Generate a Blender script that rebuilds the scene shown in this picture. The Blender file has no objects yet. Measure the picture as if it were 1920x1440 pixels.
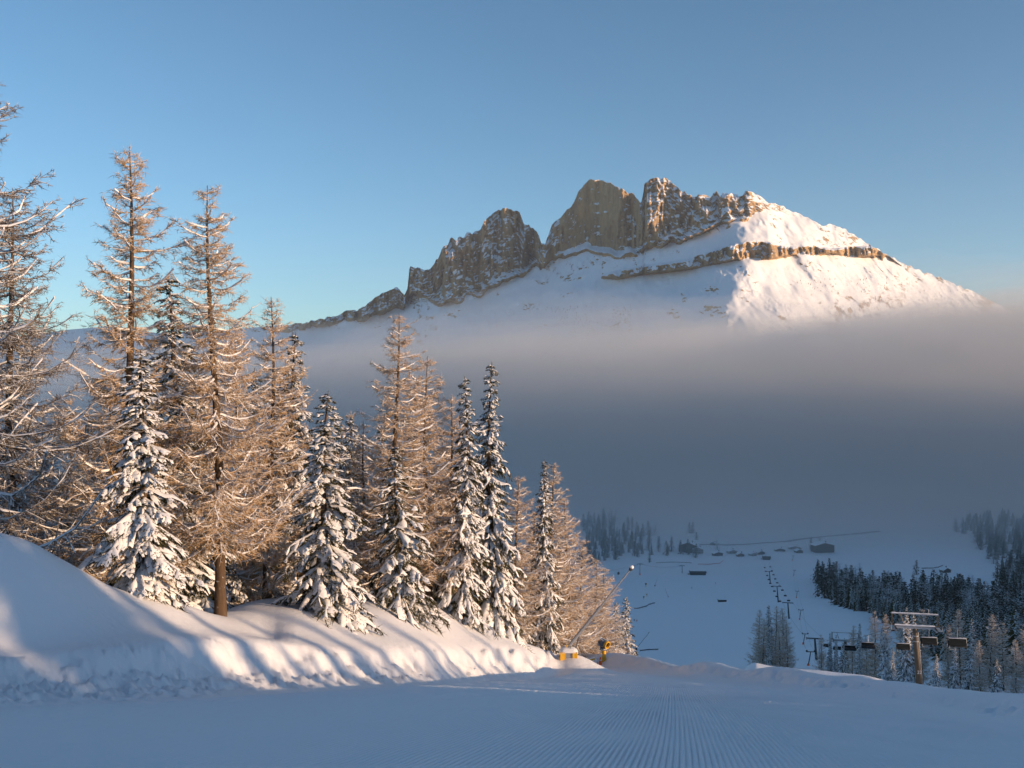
import bpy, math, random
import numpy as np
from mathutils import Vector, Matrix

# ------------------------------------------------------------------ camera, sky, sun, exposure
scene = bpy.context.scene
FPX = 1884.0                                   # focal length in photo pixels (1920 wide)
cam_d = bpy.data.cameras.new('camera'); cam = bpy.data.objects.new('camera', cam_d)
scene.collection.objects.link(cam)
cam.location = (0, 0, 0); cam.rotation_euler = (math.radians(90), 0, 0)
cam_d.sensor_width = 36.0; cam_d.lens = 36.0 * FPX / 1920.0
cam_d.clip_start = 0.1; cam_d.clip_end = 40000
scene.camera = cam

SUN_EL = math.radians(8.5)
SUN_H = (0.906, -0.423)                        # horizontal direction towards the sun: right and behind
world = bpy.data.worlds.new('World'); scene.world = world; world.use_nodes = True
wn = world.node_tree.nodes; wl = world.node_tree.links
sky = wn.new('ShaderNodeTexSky'); sky.sky_type = 'NISHITA'; sky.sun_disc = False
sky.sun_elevation = SUN_EL
sky.sun_rotation = math.atan2(SUN_H[0], SUN_H[1])
sky.altitude = 1900; sky.air_density = 1.0; sky.dust_density = 2.0; sky.ozone_density = 2.6
bgn = wn['Background']; bgn.inputs['Strength'].default_value = 0.112
gm = wn.new('ShaderNodeGamma'); gm.inputs[1].default_value = 1.12
hs = wn.new('ShaderNodeHueSaturation'); hs.inputs['Hue'].default_value = 0.489; hs.inputs['Saturation'].default_value = 1.0
wl.new(sky.outputs[0], gm.inputs[0]); wl.new(gm.outputs[0], hs.inputs['Color']); wl.new(hs.outputs[0], bgn.inputs[0])

sun_d = bpy.data.lights.new('sun', 'SUN'); sun = bpy.data.objects.new('sun', sun_d)
scene.collection.objects.link(sun)
sun_d.energy = 4.5; sun_d.angle = math.radians(0.6); sun_d.color = (1.0, 0.66, 0.40)
sv = Vector((SUN_H[0]*math.cos(SUN_EL), SUN_H[1]*math.cos(SUN_EL), math.sin(SUN_EL)))
sun.rotation_euler = (-sv).to_track_quat('-Z', 'Y').to_euler()

scene.view_settings.view_transform = 'Standard'; scene.view_settings.look = 'None'
scene.view_settings.exposure = 0.58; scene.view_settings.gamma = 1.0
cy = scene.cycles
cy.use_denoising = True
cy.max_bounces = 6; cy.diffuse_bounces = 3; cy.glossy_bounces = 2; cy.transmission_bounces = 2
cy.volume_bounces = 2; cy.transparent_max_bounces = 48
cy.use_adaptive_sampling = True; cy.adaptive_threshold = 0.02

# ------------------------------------------------------------------ helpers
rng = np.random.default_rng(7)
random.seed(7)
COL = scene.collection

def link(o, parent=None):
    COL.objects.link(o)
    if parent is not None: o.parent = parent
    return o

def tag(o, label=None, cat=None, group=None, kind=None):
    if label: o['label'] = label
    if cat: o['category'] = cat
    if group: o['group'] = group
    if kind: o['kind'] = kind
    return o

def empty(name, loc, rz=0.0, label=None, cat=None, group=None):
    o = bpy.data.objects.new(name, None); COL.objects.link(o)
    o.empty_display_size = 0.3
    o.location = loc; o.rotation_euler = (0, 0, rz)
    return tag(o, label, cat, group)

def mesh_np(name, V, F, mats=(), smooth=False, midx=None):
    """mesh from numpy arrays; F is a list of index arrays of shape (n,3) or (n,4)"""
    if not isinstance(F, (list, tuple)): F = [F]
    F = [np.asarray(f, np.int32) for f in F if len(f)]
    me = bpy.data.meshes.new(name)
    V = np.asarray(V, np.float32)
    me.vertices.add(len(V)); me.vertices.foreach_set('co', V.ravel())
    nl = sum(f.size for f in F); npoly = sum(len(f) for f in F)
    me.loops.add(nl); me.polygons.add(npoly)
    me.loops.foreach_set('vertex_index', np.concatenate([f.ravel() for f in F]))
    tot = np.concatenate([np.full(len(f), f.shape[1], np.int32) for f in F])
    st = np.concatenate([[0], np.cumsum(tot)[:-1]]).astype(np.int32)
    me.polygons.foreach_set('loop_start', st); me.polygons.foreach_set('loop_total', tot)
    if midx is not None: me.polygons.foreach_set('material_index', np.asarray(midx, np.int32))
    me.polygons.foreach_set('use_smooth', np.full(npoly, smooth))
    for m in mats: me.materials.append(m)
    me.update(calc_edges=True); me.validate()
    return me

def obj(name, me, parent=None, loc=None):
    o = bpy.data.objects.new(name, me); link(o, parent)
    if loc is not None: o.location = loc
    return o

def grid_faces(nr, nc, wrap=False):
    r = np.arange(nr-1)[:, None]; c = np.arange(nc if wrap else nc-1)[None, :]
    c2 = (c+1) % nc
    return np.stack(np.broadcast_arrays(r*nc+c, r*nc+c2, (r+1)*nc+c2, (r+1)*nc+c), -1).reshape(-1, 4)

# numpy gradient-free value noise
def _h(ix, iy, iz, s):
    n = (ix*374761393 + iy*668265263 + iz*2147483647 + s*1274126177) & 0xFFFFFFFF
    n = ((n ^ (n >> 13)) * 1274126177) & 0xFFFFFFFF
    n = ((n ^ (n >> 16)) * 2246822519) & 0xFFFFFFFF
    return ((n ^ (n >> 15)) & 0xFFFFFF) / float(0xFFFFFF) * 2 - 1

def vnoise(x, y, z=0.0, s=0):
    x, y, z = np.broadcast_arrays(np.asarray(x, float), np.asarray(y, float), np.asarray(z, float))
    fx, fy, fz = np.floor(x), np.floor(y), np.floor(z)
    ix, iy, iz = fx.astype(np.int64), fy.astype(np.int64), fz.astype(np.int64)
    q = lambda t: t*t*t*(t*(t*6-15)+10)
    u, v, w = q(x-fx), q(y-fy), q(z-fz)
    def L(a, b, t): return a + (b-a)*t
    r = []
    for dz in (0, 1):
        a = L(_h(ix, iy, iz+dz, s), _h(ix+1, iy, iz+dz, s), u)
        b = L(_h(ix, iy+1, iz+dz, s), _h(ix+1, iy+1, iz+dz, s), u)
        r.append(L(a, b, v))
    return L(r[0], r[1], w)

def fbm(x, y, z=0.0, oct=4, s=0, gain=0.5, ridged=False):
    a, f, t = 1.0, 1.0, 0.0
    for i in range(oct):
        n = vnoise(np.asarray(x)*f + 17.3*i, np.asarray(y)*f - 9.1*i, np.asarray(z)*f + 3.7*i, s+i)
        t = t + a*((1-2*np.abs(n)) if ridged else n); a *= gain; f *= 2.03
    return t

def sstep(a, b, x):
    t = np.clip((np.asarray(x, float)-a)/(b-a), 0, 1); return t*t*(3-2*t)

def pchip(xk, yk, x):
    xk = np.asarray(xk, float); yk = np.asarray(yk, float); x = np.asarray(x, float)
    h = np.diff(xk); d = np.diff(yk)/h
    m = np.zeros_like(yk); m[0], m[-1] = d[0], d[-1]
    for i in range(1, len(xk)-1):
        if d[i-1]*d[i] > 0:
            w1, w2 = 2*h[i]+h[i-1], h[i]+2*h[i-1]
            m[i] = (w1+w2)/(w1/d[i-1]+w2/d[i])
    i = np.clip(np.searchsorted(xk, x)-1, 0, len(h)-1)
    t = (x-xk[i])/h[i]
    r = ((1+2*t)*(1-t)**2*yk[i] + t*(1-t)**2*h[i]*m[i] + t*t*(3-2*t)*yk[i+1] + t*t*(t-1)*h[i]*m[i+1])
    r = np.where(x < xk[0], yk[0]+m[0]*(x-xk[0]), r)
    return np.where(x > xk[-1], yk[-1]+m[-1]*(x-xk[-1]), r)

# ------------------------------------------------------------------ materials
def mat(name):
    m = bpy.data.materials.new(name); m.use_nodes = True
    return m, m.node_tree.nodes, m.node_tree.links, m.node_tree.nodes['Principled BSDF']

def plain(name, col, rough=0.6, metal=0.0, vary=0.12, scale=6.0, spec=0.4):
    m, n, l, b = mat(name)
    tc = n.new('ShaderNodeTexCoord'); nz = n.new('ShaderNodeTexNoise'); nz.inputs['Scale'].default_value = scale
    nz.inputs['Detail'].default_value = 4
    l.new(tc.outputs['Object'], nz.inputs['Vector'])
    mx = n.new('ShaderNodeMix'); mx.data_type = 'RGBA'
    mx.inputs['A'].default_value = (*[c*(1-vary) for c in col], 1); mx.inputs['B'].default_value = (*[min(1, c*(1+vary)) for c in col], 1)
    l.new(nz.outputs['Fac'], mx.inputs['Factor']); l.new(mx.outputs['Result'], b.inputs['Base Color'])
    b.inputs['Roughness'].default_value = rough; b.inputs['Metallic'].default_value = metal
    b.inputs['Specular IOR Level'].default_value = spec
    return m

def snow_mat(name, bump_scale=9.0, bump=0.25, dist=0.03, col=(0.84, 0.86, 0.89)):
    m, n, l, b = mat(name)
    tc = n.new('ShaderNodeTexCoord')
    nz = n.new('ShaderNodeTexNoise'); nz.inputs['Scale'].default_value = bump_scale
    nz.inputs['Detail'].default_value = 6; nz.inputs['Roughness'].default_value = 0.65
    l.new(tc.outputs['Object'], nz.inputs['Vector'])
    bp = n.new('ShaderNodeBump'); bp.inputs['Strength'].default_value = bump; bp.inputs['Distance'].default_value = dist
    l.new(nz.outputs['Fac'], bp.inputs['Height']); l.new(bp.outputs[0], b.inputs['Normal'])
    b.inputs['Base Color'].default_value = (*col, 1); b.inputs['Roughness'].default_value = 0.7
    b.inputs['Specular IOR Level'].default_value = 0.25
    return m
# ------------------------------------------------------------------ terrain
def PX(u): return (np.asarray(u, float)-960.0)/FPX          # photo column -> x/y
def PT(v): return (np.asarray(v, float)-720.0)/FPX          # photo row -> -z/y

BASE_Y = [-3000, -1000, -300, 0, 40, 65, 85, 110, 130, 150, 170, 226, 314, 400, 700, 950, 1100, 1250, 1400, 1600, 2000, 3000, 4200, 9000]
BASE_Z = [420, 190, 70, -1.5, -12.0, -18.56, -23.8, -30.4, -36.5, -44.5, -52, -68, -89, -110, -158, -198, -213, -218, -216, -202, -150, -20, 50, 60]

def left_keys(u):
    i = lambda xs, ys: float(np.interp(u, xs, ys))
    Ye = i([-900, -400, 0, 300, 600, 800, 1000, 1090], [17, 22, 28, 35, 47, 60, 80, 100])
    tb = float(PT(i([-400, 0, 200, 400, 550, 640, 750, 900, 1000, 1060, 1100], [1226, 1220, 1215, 1207, 1211, 1214, 1217, 1221, 1231, 1243, 1246])))
    t1 = float(PT(i([-400, -100, 0, 60, 120, 200, 260, 330, 400, 470, 520, 600, 1000, 1100], [900, 985, 1010, 1024, 1060, 1105, 1124, 1141, 1166, 1190, 1203, 1200, 1225, 1240])))
    t2 = float(PT(i([-400, 0, 200, 300, 380, 440, 560, 700, 760, 850, 920, 1000, 1050, 1100], [960, 1060, 1140, 1165, 1158, 1148, 1136, 1129, 1134, 1160, 1185, 1214, 1224, 1236])))
    return Ye, tb, t1, t2

def column(u, Y):
    """height along one radial column of the scene: piste, plough berm, banks, slope, valley"""
    U = float(PX(u))
    plane = lambda y: -1.5 - 0.2625*y - 0.03*U*y
    if u <= 1075:
        Ye, tb, t1, t2 = left_keys(u)
        Y1 = Ye + 7.5; Y2 = Ye + np.interp(u, [0, 400, 700, 1000], [13, 15, 15, 9])
        ks = [2, Ye*0.6, Ye, Ye+1.3, Ye+1.9, Ye+2.8, Y1, Y2]
        zt = -tb*(Ye+1.5)
        z1 = -t1*Y1; z2 = -t2*Y2
        if u > 520: z1 = z2*0.55 + (zt-0.2)*0.45
        zs = [plane(2), plane(Ye*0.6), plane(Ye)+0.05, zt, zt, zt-0.12, z1, z2]
        Y3 = Y2+35
        ks += [Y3, 200 if u < 700 else 230, 314, 400]
        zb = lambda y: np.interp(y, BASE_Y, BASE_Z)
        zs += [-(t2+0.015)*Y3, zb(ks[-3])*0.9, zb(314), zb(400)]
    else:
        Yc = float(np.interp(u, [1075, 1090, 1200, 1300, 1500, 1700, 1920, 2300, 2900], [120, 118, 100, 78, 55, 40, 30, 21, 15]))
        tc = float(PT(np.interp(u, [1075, 1090, 1200, 1300, 1500, 1700, 1920, 2300], [1219, 1219, 1226, 1243, 1263, 1291, 1313, 1360])))
        zc = -tc*Yc
        ks = [2, Yc*0.6, Yc-3.2, Yc-2.2, Yc-0.8, Yc, Yc+2.0, Yc+9, 170 if Yc < 105 else 175]
        b = lambda y: float(np.interp(y, BASE_Y, BASE_Z))
        zs = [plane(2), plane(Yc*0.6), plane(Yc-3.2)-0.05, plane(Yc-2.2)+0.05, zc-0.1, zc, zc-0.35, min(-(tc+0.012)*(Yc+9), plane(Yc+9)-0.6), -52]
        if u > 1380:
            # shelf below the piste where the lift pylon stands
            ts = float(PT(np.interp(u, [1380, 1450, 1550, 1640, 1700, 1800, 1920, 2300], [1236, 1250, 1262, 1268, 1290, 1306, 1318, 1345])))
            zs[-1] = -ts*ks[-1]
        ks += [226, 314, 400]; zs += [b(226), b(314), b(400)]
    for y in (700, 950, 1100, 1250, 1400, 1600, 2000, 3000, 4200, 9000):
        ks.append(y); zs.append(float(np.interp(y, BASE_Y, BASE_Z)))
    o = np.argsort(ks)
    return pchip(np.array(ks)[o], np.array(zs)[o], Y)

TU = np.arange(-1200, 3121, 12.0)                            # photo columns of the table
TY = np.geomspace(2.0, 9000, 900)
TZ = np.stack([column(u, TY) for u in TU])                   # (nu, ny)
k = np.array([1, 2, 3, 2, 1.0]); k /= k.sum()
pad = np.pad(TZ, ((2, 2), (0, 0)), mode='edge')
TZ = sum(k[j]*pad[j:j+len(TU)] for j in range(5))
# wooded hillside on the right that keeps the valley in shade
UU, YY = np.meshgrid(PX(TU), TY, indexing='ij')

def hill(U, Y):
    return 75*sstep(0.42, 0.95, U)*sstep(330, 800, Y)*(1-sstep(1500, 2600, Y))
TZ = TZ + hill(UU, YY)
LY0, LYS = math.log(TY[0]), math.log(TY[1]/TY[0])

def H(x, y, detail=True):
    x = np.asarray(x, float); y = np.asarray(y, float)
    base = np.interp(y, BASE_Y, BASE_Z) - 0.03*np.clip(x, -80, 80)
    sd = SUN_H[0]*x+SUN_H[1]*y; qd = -SUN_H[1]*x+SUN_H[0]*y   # along and across the sun's direction
    far = np.interp(qd, [260, 700, 1200, 1800, 2600], [0, 540, 470, 330, 60])*sstep(450, 1300, sd)  # unseen mountain beyond the frame, shaped to shade the valley and fog front
    far = far + np.interp(qd, [200, 238, 280, 312, 400, 900, 1500], [5, 12, 24, 45, 75, 75, 0])*sstep(150, 260, sd)  # spur out of view, added so its shadow covers the trees below the run
    ys = np.maximum(y, 2.0); U = x/ys
    fi = np.clip((U*FPX+960-TU[0])/12.0, 0, len(TU)-1.001); fj = np.clip((np.log(ys)-LY0)/LYS, 0, len(TY)-1.001)
    i = fi.astype(int); j = fj.astype(int); a = fi-i; b = fj-j
    tz = (TZ[i, j]*(1-a)*(1-b)+TZ[i+1, j]*a*(1-b)+TZ[i, j+1]*(1-a)*b+TZ[i+1, j+1]*a*b)
    w = (1-sstep(0.75, 1.1, np.abs(U)))*sstep(2.0, 5.0, y)
    z = tz*w + base*(1-w) + far*(1+0.12*fbm(x*0.004, y*0.004, oct=3, s=11))
    if detail:
        d = np.hypot(x, y)
        onp = piste_mask(x, y)
        z = z + (1-onp)*sstep(15, 40, d)*(0.22*fbm(x*0.13, y*0.13, oct=3, s=3) + 0.9*sstep(90, 300, d)*fbm(x*0.02, y*0.02, oct=3, s=5))
        z = z + 1.45*np.exp(-((x-5.6)/2.5)**2-((y-88.5)/2.2)**2)
        z = z + onp*0.10*fbm(x*0.06, y*0.045, oct=2, s=9)
    return z

def piste_mask(x, y):
    """1 on the groomed run, 0 beyond its ploughed edges"""
    x = np.asarray(x, float); y = np.asarray(y, float)
    ys = np.maximum(y, 2.0); u = x/ys*FPX+960
    ye = np.where(u <= 1075, np.interp(u, [-900, -400, 0, 300, 600, 800, 1000, 1075], [17, 22, 28, 35, 47, 60, 80, 98]),
                  np.interp(u, [1075, 1090, 1200, 1300, 1500, 1700, 1920, 2300, 2900], [112, 112, 95, 74, 52, 37, 27, 18.5, 13]))
    return 1-sstep(0.97, 1.03, ys/ye)

def ground_hit(u, v, y0=20, y1=2500):
    """world point where the ray through photo pixel (u,v) meets the ground, first hit"""
    Y = np.geomspace(y0, y1, 6000); x = PX(u)*Y; zr = -PT(v)*Y
    g = H(x, Y, False); k = np.argmax(zr <= g)
    if zr[k] > g[k]: k = len(Y)-1
    return float(x[k]), float(Y[k]), float(g[k])

def at(u, Y): return float(PX(u)*Y), float(Y)

def terrain_mesh():
    cu = np.concatenate([np.arange(-1150, -60, 40.0), np.arange(-60, 1980, 4.5), np.arange(1980, 3050, 40.0)])
    az_in = np.arctan(PX(cu))
    az = np.concatenate([az_in, np.linspace(az_in[-1], az_in[0]+2*math.pi, 90)[1:-1]])
    R = np.unique(np.concatenate([np.geomspace(3.0, 20, 60), np.geomspace(20, 130, 340), np.geomspace(130, 1500, 150), np.geomspace(1500, 9000, 50)]))
    A, RR = np.meshgrid(az, R)                                # rows: R
    # rows of equal y inside the view, turning into circles outside it and far away
    rad = RR*(1+(1/np.maximum(np.cos(A), 0.5)-1)*(1-sstep(2000, 6000, RR)))
    x = np.sin(A)*rad; y = np.cos(A)*rad
    z = H(x, y)
    # ploughed crumbs along the left edge, ripples pressed into the berm
    u = np.where(y > 2, x/np.maximum(y, 2)*FPX+960, -9999)
    ye = np.interp(u, [-900, -400, 0, 300, 600, 800, 1000, 1075], [17, 22, 28, 35, 47, 60, 80, 98])
    dl = y-ye
    inl = (u > -1100) & (u < 1120) & (y > 3)
    crumb = np.where(inl, np.exp(-((dl+1.2)/2.2)**2), 0)
    z = z + crumb*(0.17*fbm(x*2.6, y*2.2, oct=3, s=21, gain=0.75)+0.05)
    wall = np.where(inl, np.exp(-((dl-1.0)/0.8)**2), 0)
    z = z + wall*(0.24*fbm(x*1.1, y*0.6, oct=4, s=22, gain=0.6))
    yc = np.interp(u, [1075, 1090, 1200, 1300, 1500, 1700, 1920, 2300, 2900], [120, 118, 100, 78, 55, 40, 30, 21, 15])
    dr = y-yc
    inr = (u > 1080) & (y > 3)
    wr = np.where(inr, np.exp(-((dr+1.2)/1.2)**2), 0)
    z = z + wr*(0.24*fbm(x*0.9, y*0.9, oct=4, s=25, gain=0.65))
    # push ripples left of the snow lance
    rp = np.where((u > 860) & (u < 1075), np.exp(-((dl-0.8)/1.3)**2), 0)*sstep(860, 930, u)
    z = z + rp*0.22*np.sin(x*2*math.pi/1.05+0.4*np.sin(y))
    # tracks on the piste
    pm = piste_mask(x, y)
    z = z + pm*(0.014*fbm(x*3.0-y*0.5, y*0.6, oct=3, s=31)+0.03*fbm(x*0.25+y*0.05, y*1.3, oct=3, s=33))
    cb = 0.18*y + 0.10*np.sin(y*0.16) - 0.0011*(y-20)**2*(y > 20) - 0.6
    ins = np.clip(np.minimum(np.minimum(x-cb+10.5, 10.49-(x-cb))/0.8, np.minimum(y-8.5, 46-y)/2.0), 0, 1)
    z = z - 0.12*sstep(0.2, 1.0, ins)
    n = len(az)
    V = np.stack([x, y, z], -1).reshape(-1, 3)
    F = grid_faces(len(R), n, wrap=True)[:, ::-1]
    # centre cap
    V = np.vstack([V, [[0, 0, -1.5]]]); c = len(V)-1
    cap = np.stack([np.arange(n), np.roll(np.arange(n), -1), np.full(n, c)], -1)[:, ::-1]
    return V, [F, cap]

snow_ground = snow_mat('snow_ground', 3.2, 0.7, 0.07)
V, F = terrain_mesh()
ground = obj('snow_ground', mesh_np('snow_ground', V, F, [snow_ground], True))
tag(ground, kind='structure')

# groomed corduroy: real ridges on a sheet just above the piste
def corduroy():
    per = 0.085; du = per/4
    c = np.arange(-10.5, 10.5, du)                              # across
    Y = np.geomspace(8.5, 46, 110)
    C, YY = np.meshgrid(c, Y)
    bend = 0.18*YY + 0.10*np.sin(YY*0.16) - 0.0011*(YY-20)**2*(YY > 20)
    X = C + bend - 0.6
    z = H(X, YY)
    amp = (0.18+0.82*sstep(-8.5, -3.0, C+0.10*(YY-12)))*(1-sstep(5.5, 10.0, C-0.02*YY))
    amp = amp*(0.75+0.35*fbm(X*0.7, YY*0.35, oct=3, s=41))*(1-0.6*sstep(30, 44, YY))
    crumble = fbm(X*9, YY*5, oct=2, s=44)
    edge = np.minimum(np.minimum(C+10.5, 10.49-C)/0.8, np.minimum(YY-8.5, 46-YY)/2.0)
    lift = np.clip(edge, 0, 1)
    ridge = np.abs(np.sin(np.pi*C/per))
    zz = z + (0.006+0.062*np.clip(amp, 0, 1.2)*ridge+0.010*crumble*(1.25-np.clip(amp, 0, 1)))*lift - 0.03*(1-lift)
    V = np.stack([X, YY, zz], -1).reshape(-1, 3)
    return V, grid_faces(len(Y), len(c))
V, F = corduroy()
piste = obj('ski_piste', mesh_np('ski_piste', V, F, [snow_mat('snow_groomed', 14, 0.25, 0.01)], True))
tag(piste, kind='structure')

# ------------------------------------------------------------------ the mountain
SK = [(-500,650),(-300,640),(-100,640),(0,632),(60,628),(130,618),(200,612),(300,625),(400,620),(500,612),(545,608),(570,604),(600,598),(630,592),(650,583),(670,582),(685,572),(700,560),(715,552),(730,545),(745,538),(752,548),(758,553),(764,540),(768,500),(778,498),(785,503),(795,506),(805,503),(815,495),(825,475),(835,460),(848,449),(862,447),(870,440),(885,437),(900,437),(905,425),(915,410),(925,398),(935,390),(950,389),(965,392),(975,400),(980,413),(985,417),(992,418),(1000,428),(1010,440),(1016,452),(1022,455),(1028,440),(1035,420),(1040,413),(1050,408),(1062,395),(1075,380),(1085,360),(1095,345),(1105,335),(1120,336),(1140,342),(1160,350),(1180,362),(1190,365),(1198,375),(1202,380),(1206,365),(1208,345),(1218,336),(1232,334),(1250,336),(1262,345),(1275,355),(1285,362),(1295,364),(1305,368),(1312,364),(1325,366),(1333,370),(1337,360),(1343,358),(1349,372),(1356,362),(1370,359),(1381,362),(1385,370),(1395,362),(1408,359),(1420,365),(1440,378),(1470,388),(1500,402),(1530,415),(1545,424),(1555,421),(1575,425),(1600,440),(1630,458),(1660,475),(1690,492),(1720,506),(1760,520),(1800,537),(1830,550),(1880,575),(1930,605),(2000,640),(2200,660)]
CB = [(-500,655),(500,618),(545,616),(600,610),(650,605),(700,593),(740,580),(757,578),(764,552),(790,560),(830,568),(860,562),(900,552),(950,527),(1000,503),(1018,497),(1025,490),(1060,486),(1100,472),(1150,479),(1190,482),(1215,462),(1250,455),(1270,455),(1290,442),(1320,430),(1350,420),(1400,410),(1412,395),(1440,392),(1500,410),(1560,436),(1600,446),(1700,500),(2200,664)]
B1 = [(1120,520),(1160,507),(1200,500),(1260,492),(1300,485),(1340,468),(1380,457),(1400,455),(1440,455),(1470,462),(1500,465),(1530,462),(1560,468),(1600,463),(1640,463),(1665,478),(1700,505)]
B2 = [(1120,520),(1160,522),(1200,514),(1260,508),(1300,502),(1340,494),(1380,487),(1400,485),(1440,486),(1470,480),(1500,476),(1530,478),(1560,474),(1600,481),(1640,480),(1665,480),(1700,505)]

def mountain_mesh():
    us = np.concatenate([np.arange(-480, 530, 6.0), np.arange(530, 1860, 1.9), np.arange(1860, 2200, 8.0)])
    f = lambda K: np.interp(us, [a for a, b in K], [b for a, b in K])
    S, C, b1, b2 = f(SK), f(CB), f(B1), f(B2)
    S = S + np.where((us > 540) & (us < 1850), (2.2+2.4*sstep(750, 790, us)*sstep(1030, 1010, us)+2.0*sstep(1260, 1290, us)*sstep(1420, 1400, us))*fbm(us*0.13, us*0+4.0, oct=3, s=60), 0)
    C = np.maximum(C + 5*fbm(us*0.05, us*0, oct=3, s=61), S+3)
    NV = 270
    FOOT = 745.0
    w = np.linspace(0, 1, NV)[:, None]
    # rows: 0 foot .. 1 skyline, two thirds of them above y=600
    v = np.where(w < 0.2, FOOT+(620-FOOT)*w/0.2, 0)
    top = np.minimum(S, 618)
    v = np.where(w < 0.2, FOOT+(np.maximum(top+2, 0)*0+620.0-FOOT)*w/0.2, 620+(top[None, :]-620)*(w-0.2)/0.8)
    v = np.where(us[None, :] < 548, FOOT+(S[None, :]-FOOT)*w, v)
    t = -(v-720)/FPX
    usb = np.broadcast_to(us[None, :], v.shape)
    # slope class
    cl = sstep(-3, 3, C[None, :]-v)                             # 1 above the cliff base
    steep = np.interp(us, [-480, 500, 560, 760, 1000, 1020, 1200, 1215, 1300, 1400, 1412, 1440, 2200], [1.5, 1.3, 0.6, 0.32, 0.35, 0.2, 0.2, 0.45, 0.62, 0.7, 0.95, 1.15, 1.3])[None, :]
    band = sstep(-2, 2, v-b1[None, :])*sstep(-2, 2, b2[None, :]-v)*((us > 1130) & (us < 1690))[None, :]
    cot = 1.5 + 0.25*fbm(usb*0.012, v*0.02, oct=2, s=62)
    cot = cot*(1-cl)+steep*cl
    cot = cot*(1-band)+0.3*band
    D0 = np.interp(us, [-480, 0, 540, 760, 1000, 1200, 1340, 1400, 1470, 1600, 1900, 2200], [8200, 7400, 5750, 5250, 4700, 4240, 3900, 3800, 3900, 4150, 4800, 5600])
    k = np.array([1, 4, 6, 4, 1.]); k /= k.sum()
    kk = np.exp(-np.linspace(-2, 2, 61)**2); kk /= kk.sum(); D0 = np.convolve(np.pad(D0, 30, mode='edge'), kk, 'valid')
    D = np.zeros_like(v); D[0] = D0
    for i in range(1, NV):
        c = 0.5*(cot[i]+cot[i-1])
        D[i] = D[i-1]*(1-c*t[i-1])/(1-c*t[i])
    # the walls are turned towards the sun by turns: each buttress leans back to the right, then steps forward
    ramp = np.interp(us, [760, 775, 828, 836, 895, 905, 932, 1000, 1012, 1035, 1192, 1203, 1214, 1285, 1300, 1345, 1352, 1400, 1412], [0, 0, 80, 10, 90, 20, 20, 190, 0, 0, 290, 120, 0, 120, 30, 90, 20, 60, 0])
    D = D + cl*ramp[None, :]*sstep(0.0, 14.0, C[None, :]-v)
    X = PX(usb)*D; Z = t*D
    # relief: buttresses and chimneys on rock, gentle gullies on snow
    rock = np.clip(cl*sstep(1.3, 0.5, steep*np.ones_like(cl))+band, 0, 1)
    R1 = fbm(X*0.0085, D*0.004, Z*0.0018, oct=3, s=63, ridged=True)
    R2 = fbm(X*0.03, D*0.015, Z*0.006, oct=4, s=64, ridged=True, gain=0.6)
    R3 = fbm(X*0.09, D*0.04, Z*0.045, oct=3, s=65, gain=0.6)
    led = np.sin(Z*0.16+3*fbm(X*0.01, Z*0.01, s=66))
    G1 = fbm(X*0.006, D*0.003, Z*0.002, oct=4, s=67)
    rough = np.clip(sstep(0.15, 0.7, fbm(X*0.012, D*0.006, Z*0.012, oct=4, s=68)+0.25*cl), 0, 1)
    face = 1-0.75*np.exp(-((usb-1112)/62)**4)*sstep(500, 470, v)*1.0
    dd = rock*(-58*R1*(0.35+0.65*face)-32*R2*face-11*R3*face-1.5*led) + (1-rock)*(-34*G1-rough*(3.5*R3+3*np.abs(R2))*(1.0+0.5*sstep(1450, 1350, usb)))
    dd = dd*sstep(0.0, 0.12, w)
    dd = dd - 0.6*dd*sstep(0.97, 1.0, w)*0
    D2 = D+dd
    X = PX(usb)*D2; Y = D2; Z = t*D2
    # back side falls away behind the skyline
    back = []
    for s_, (dy, dz) in enumerate([(14, -6), (60, -60), (250, -260), (900, -700)]):
        bx = X[-1]+PX(us)*dy; back.append(np.stack([bx, Y[-1]+dy, Z[-1]+dz], -1))
    V = np.stack([X, Y, Z], -1)
    V = np.concatenate([V, np.stack(back)], 0)
    nr, nc = V.shape[:2]
    return V.reshape(-1, 3), grid_faces(nr, nc)[:, :]

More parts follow.
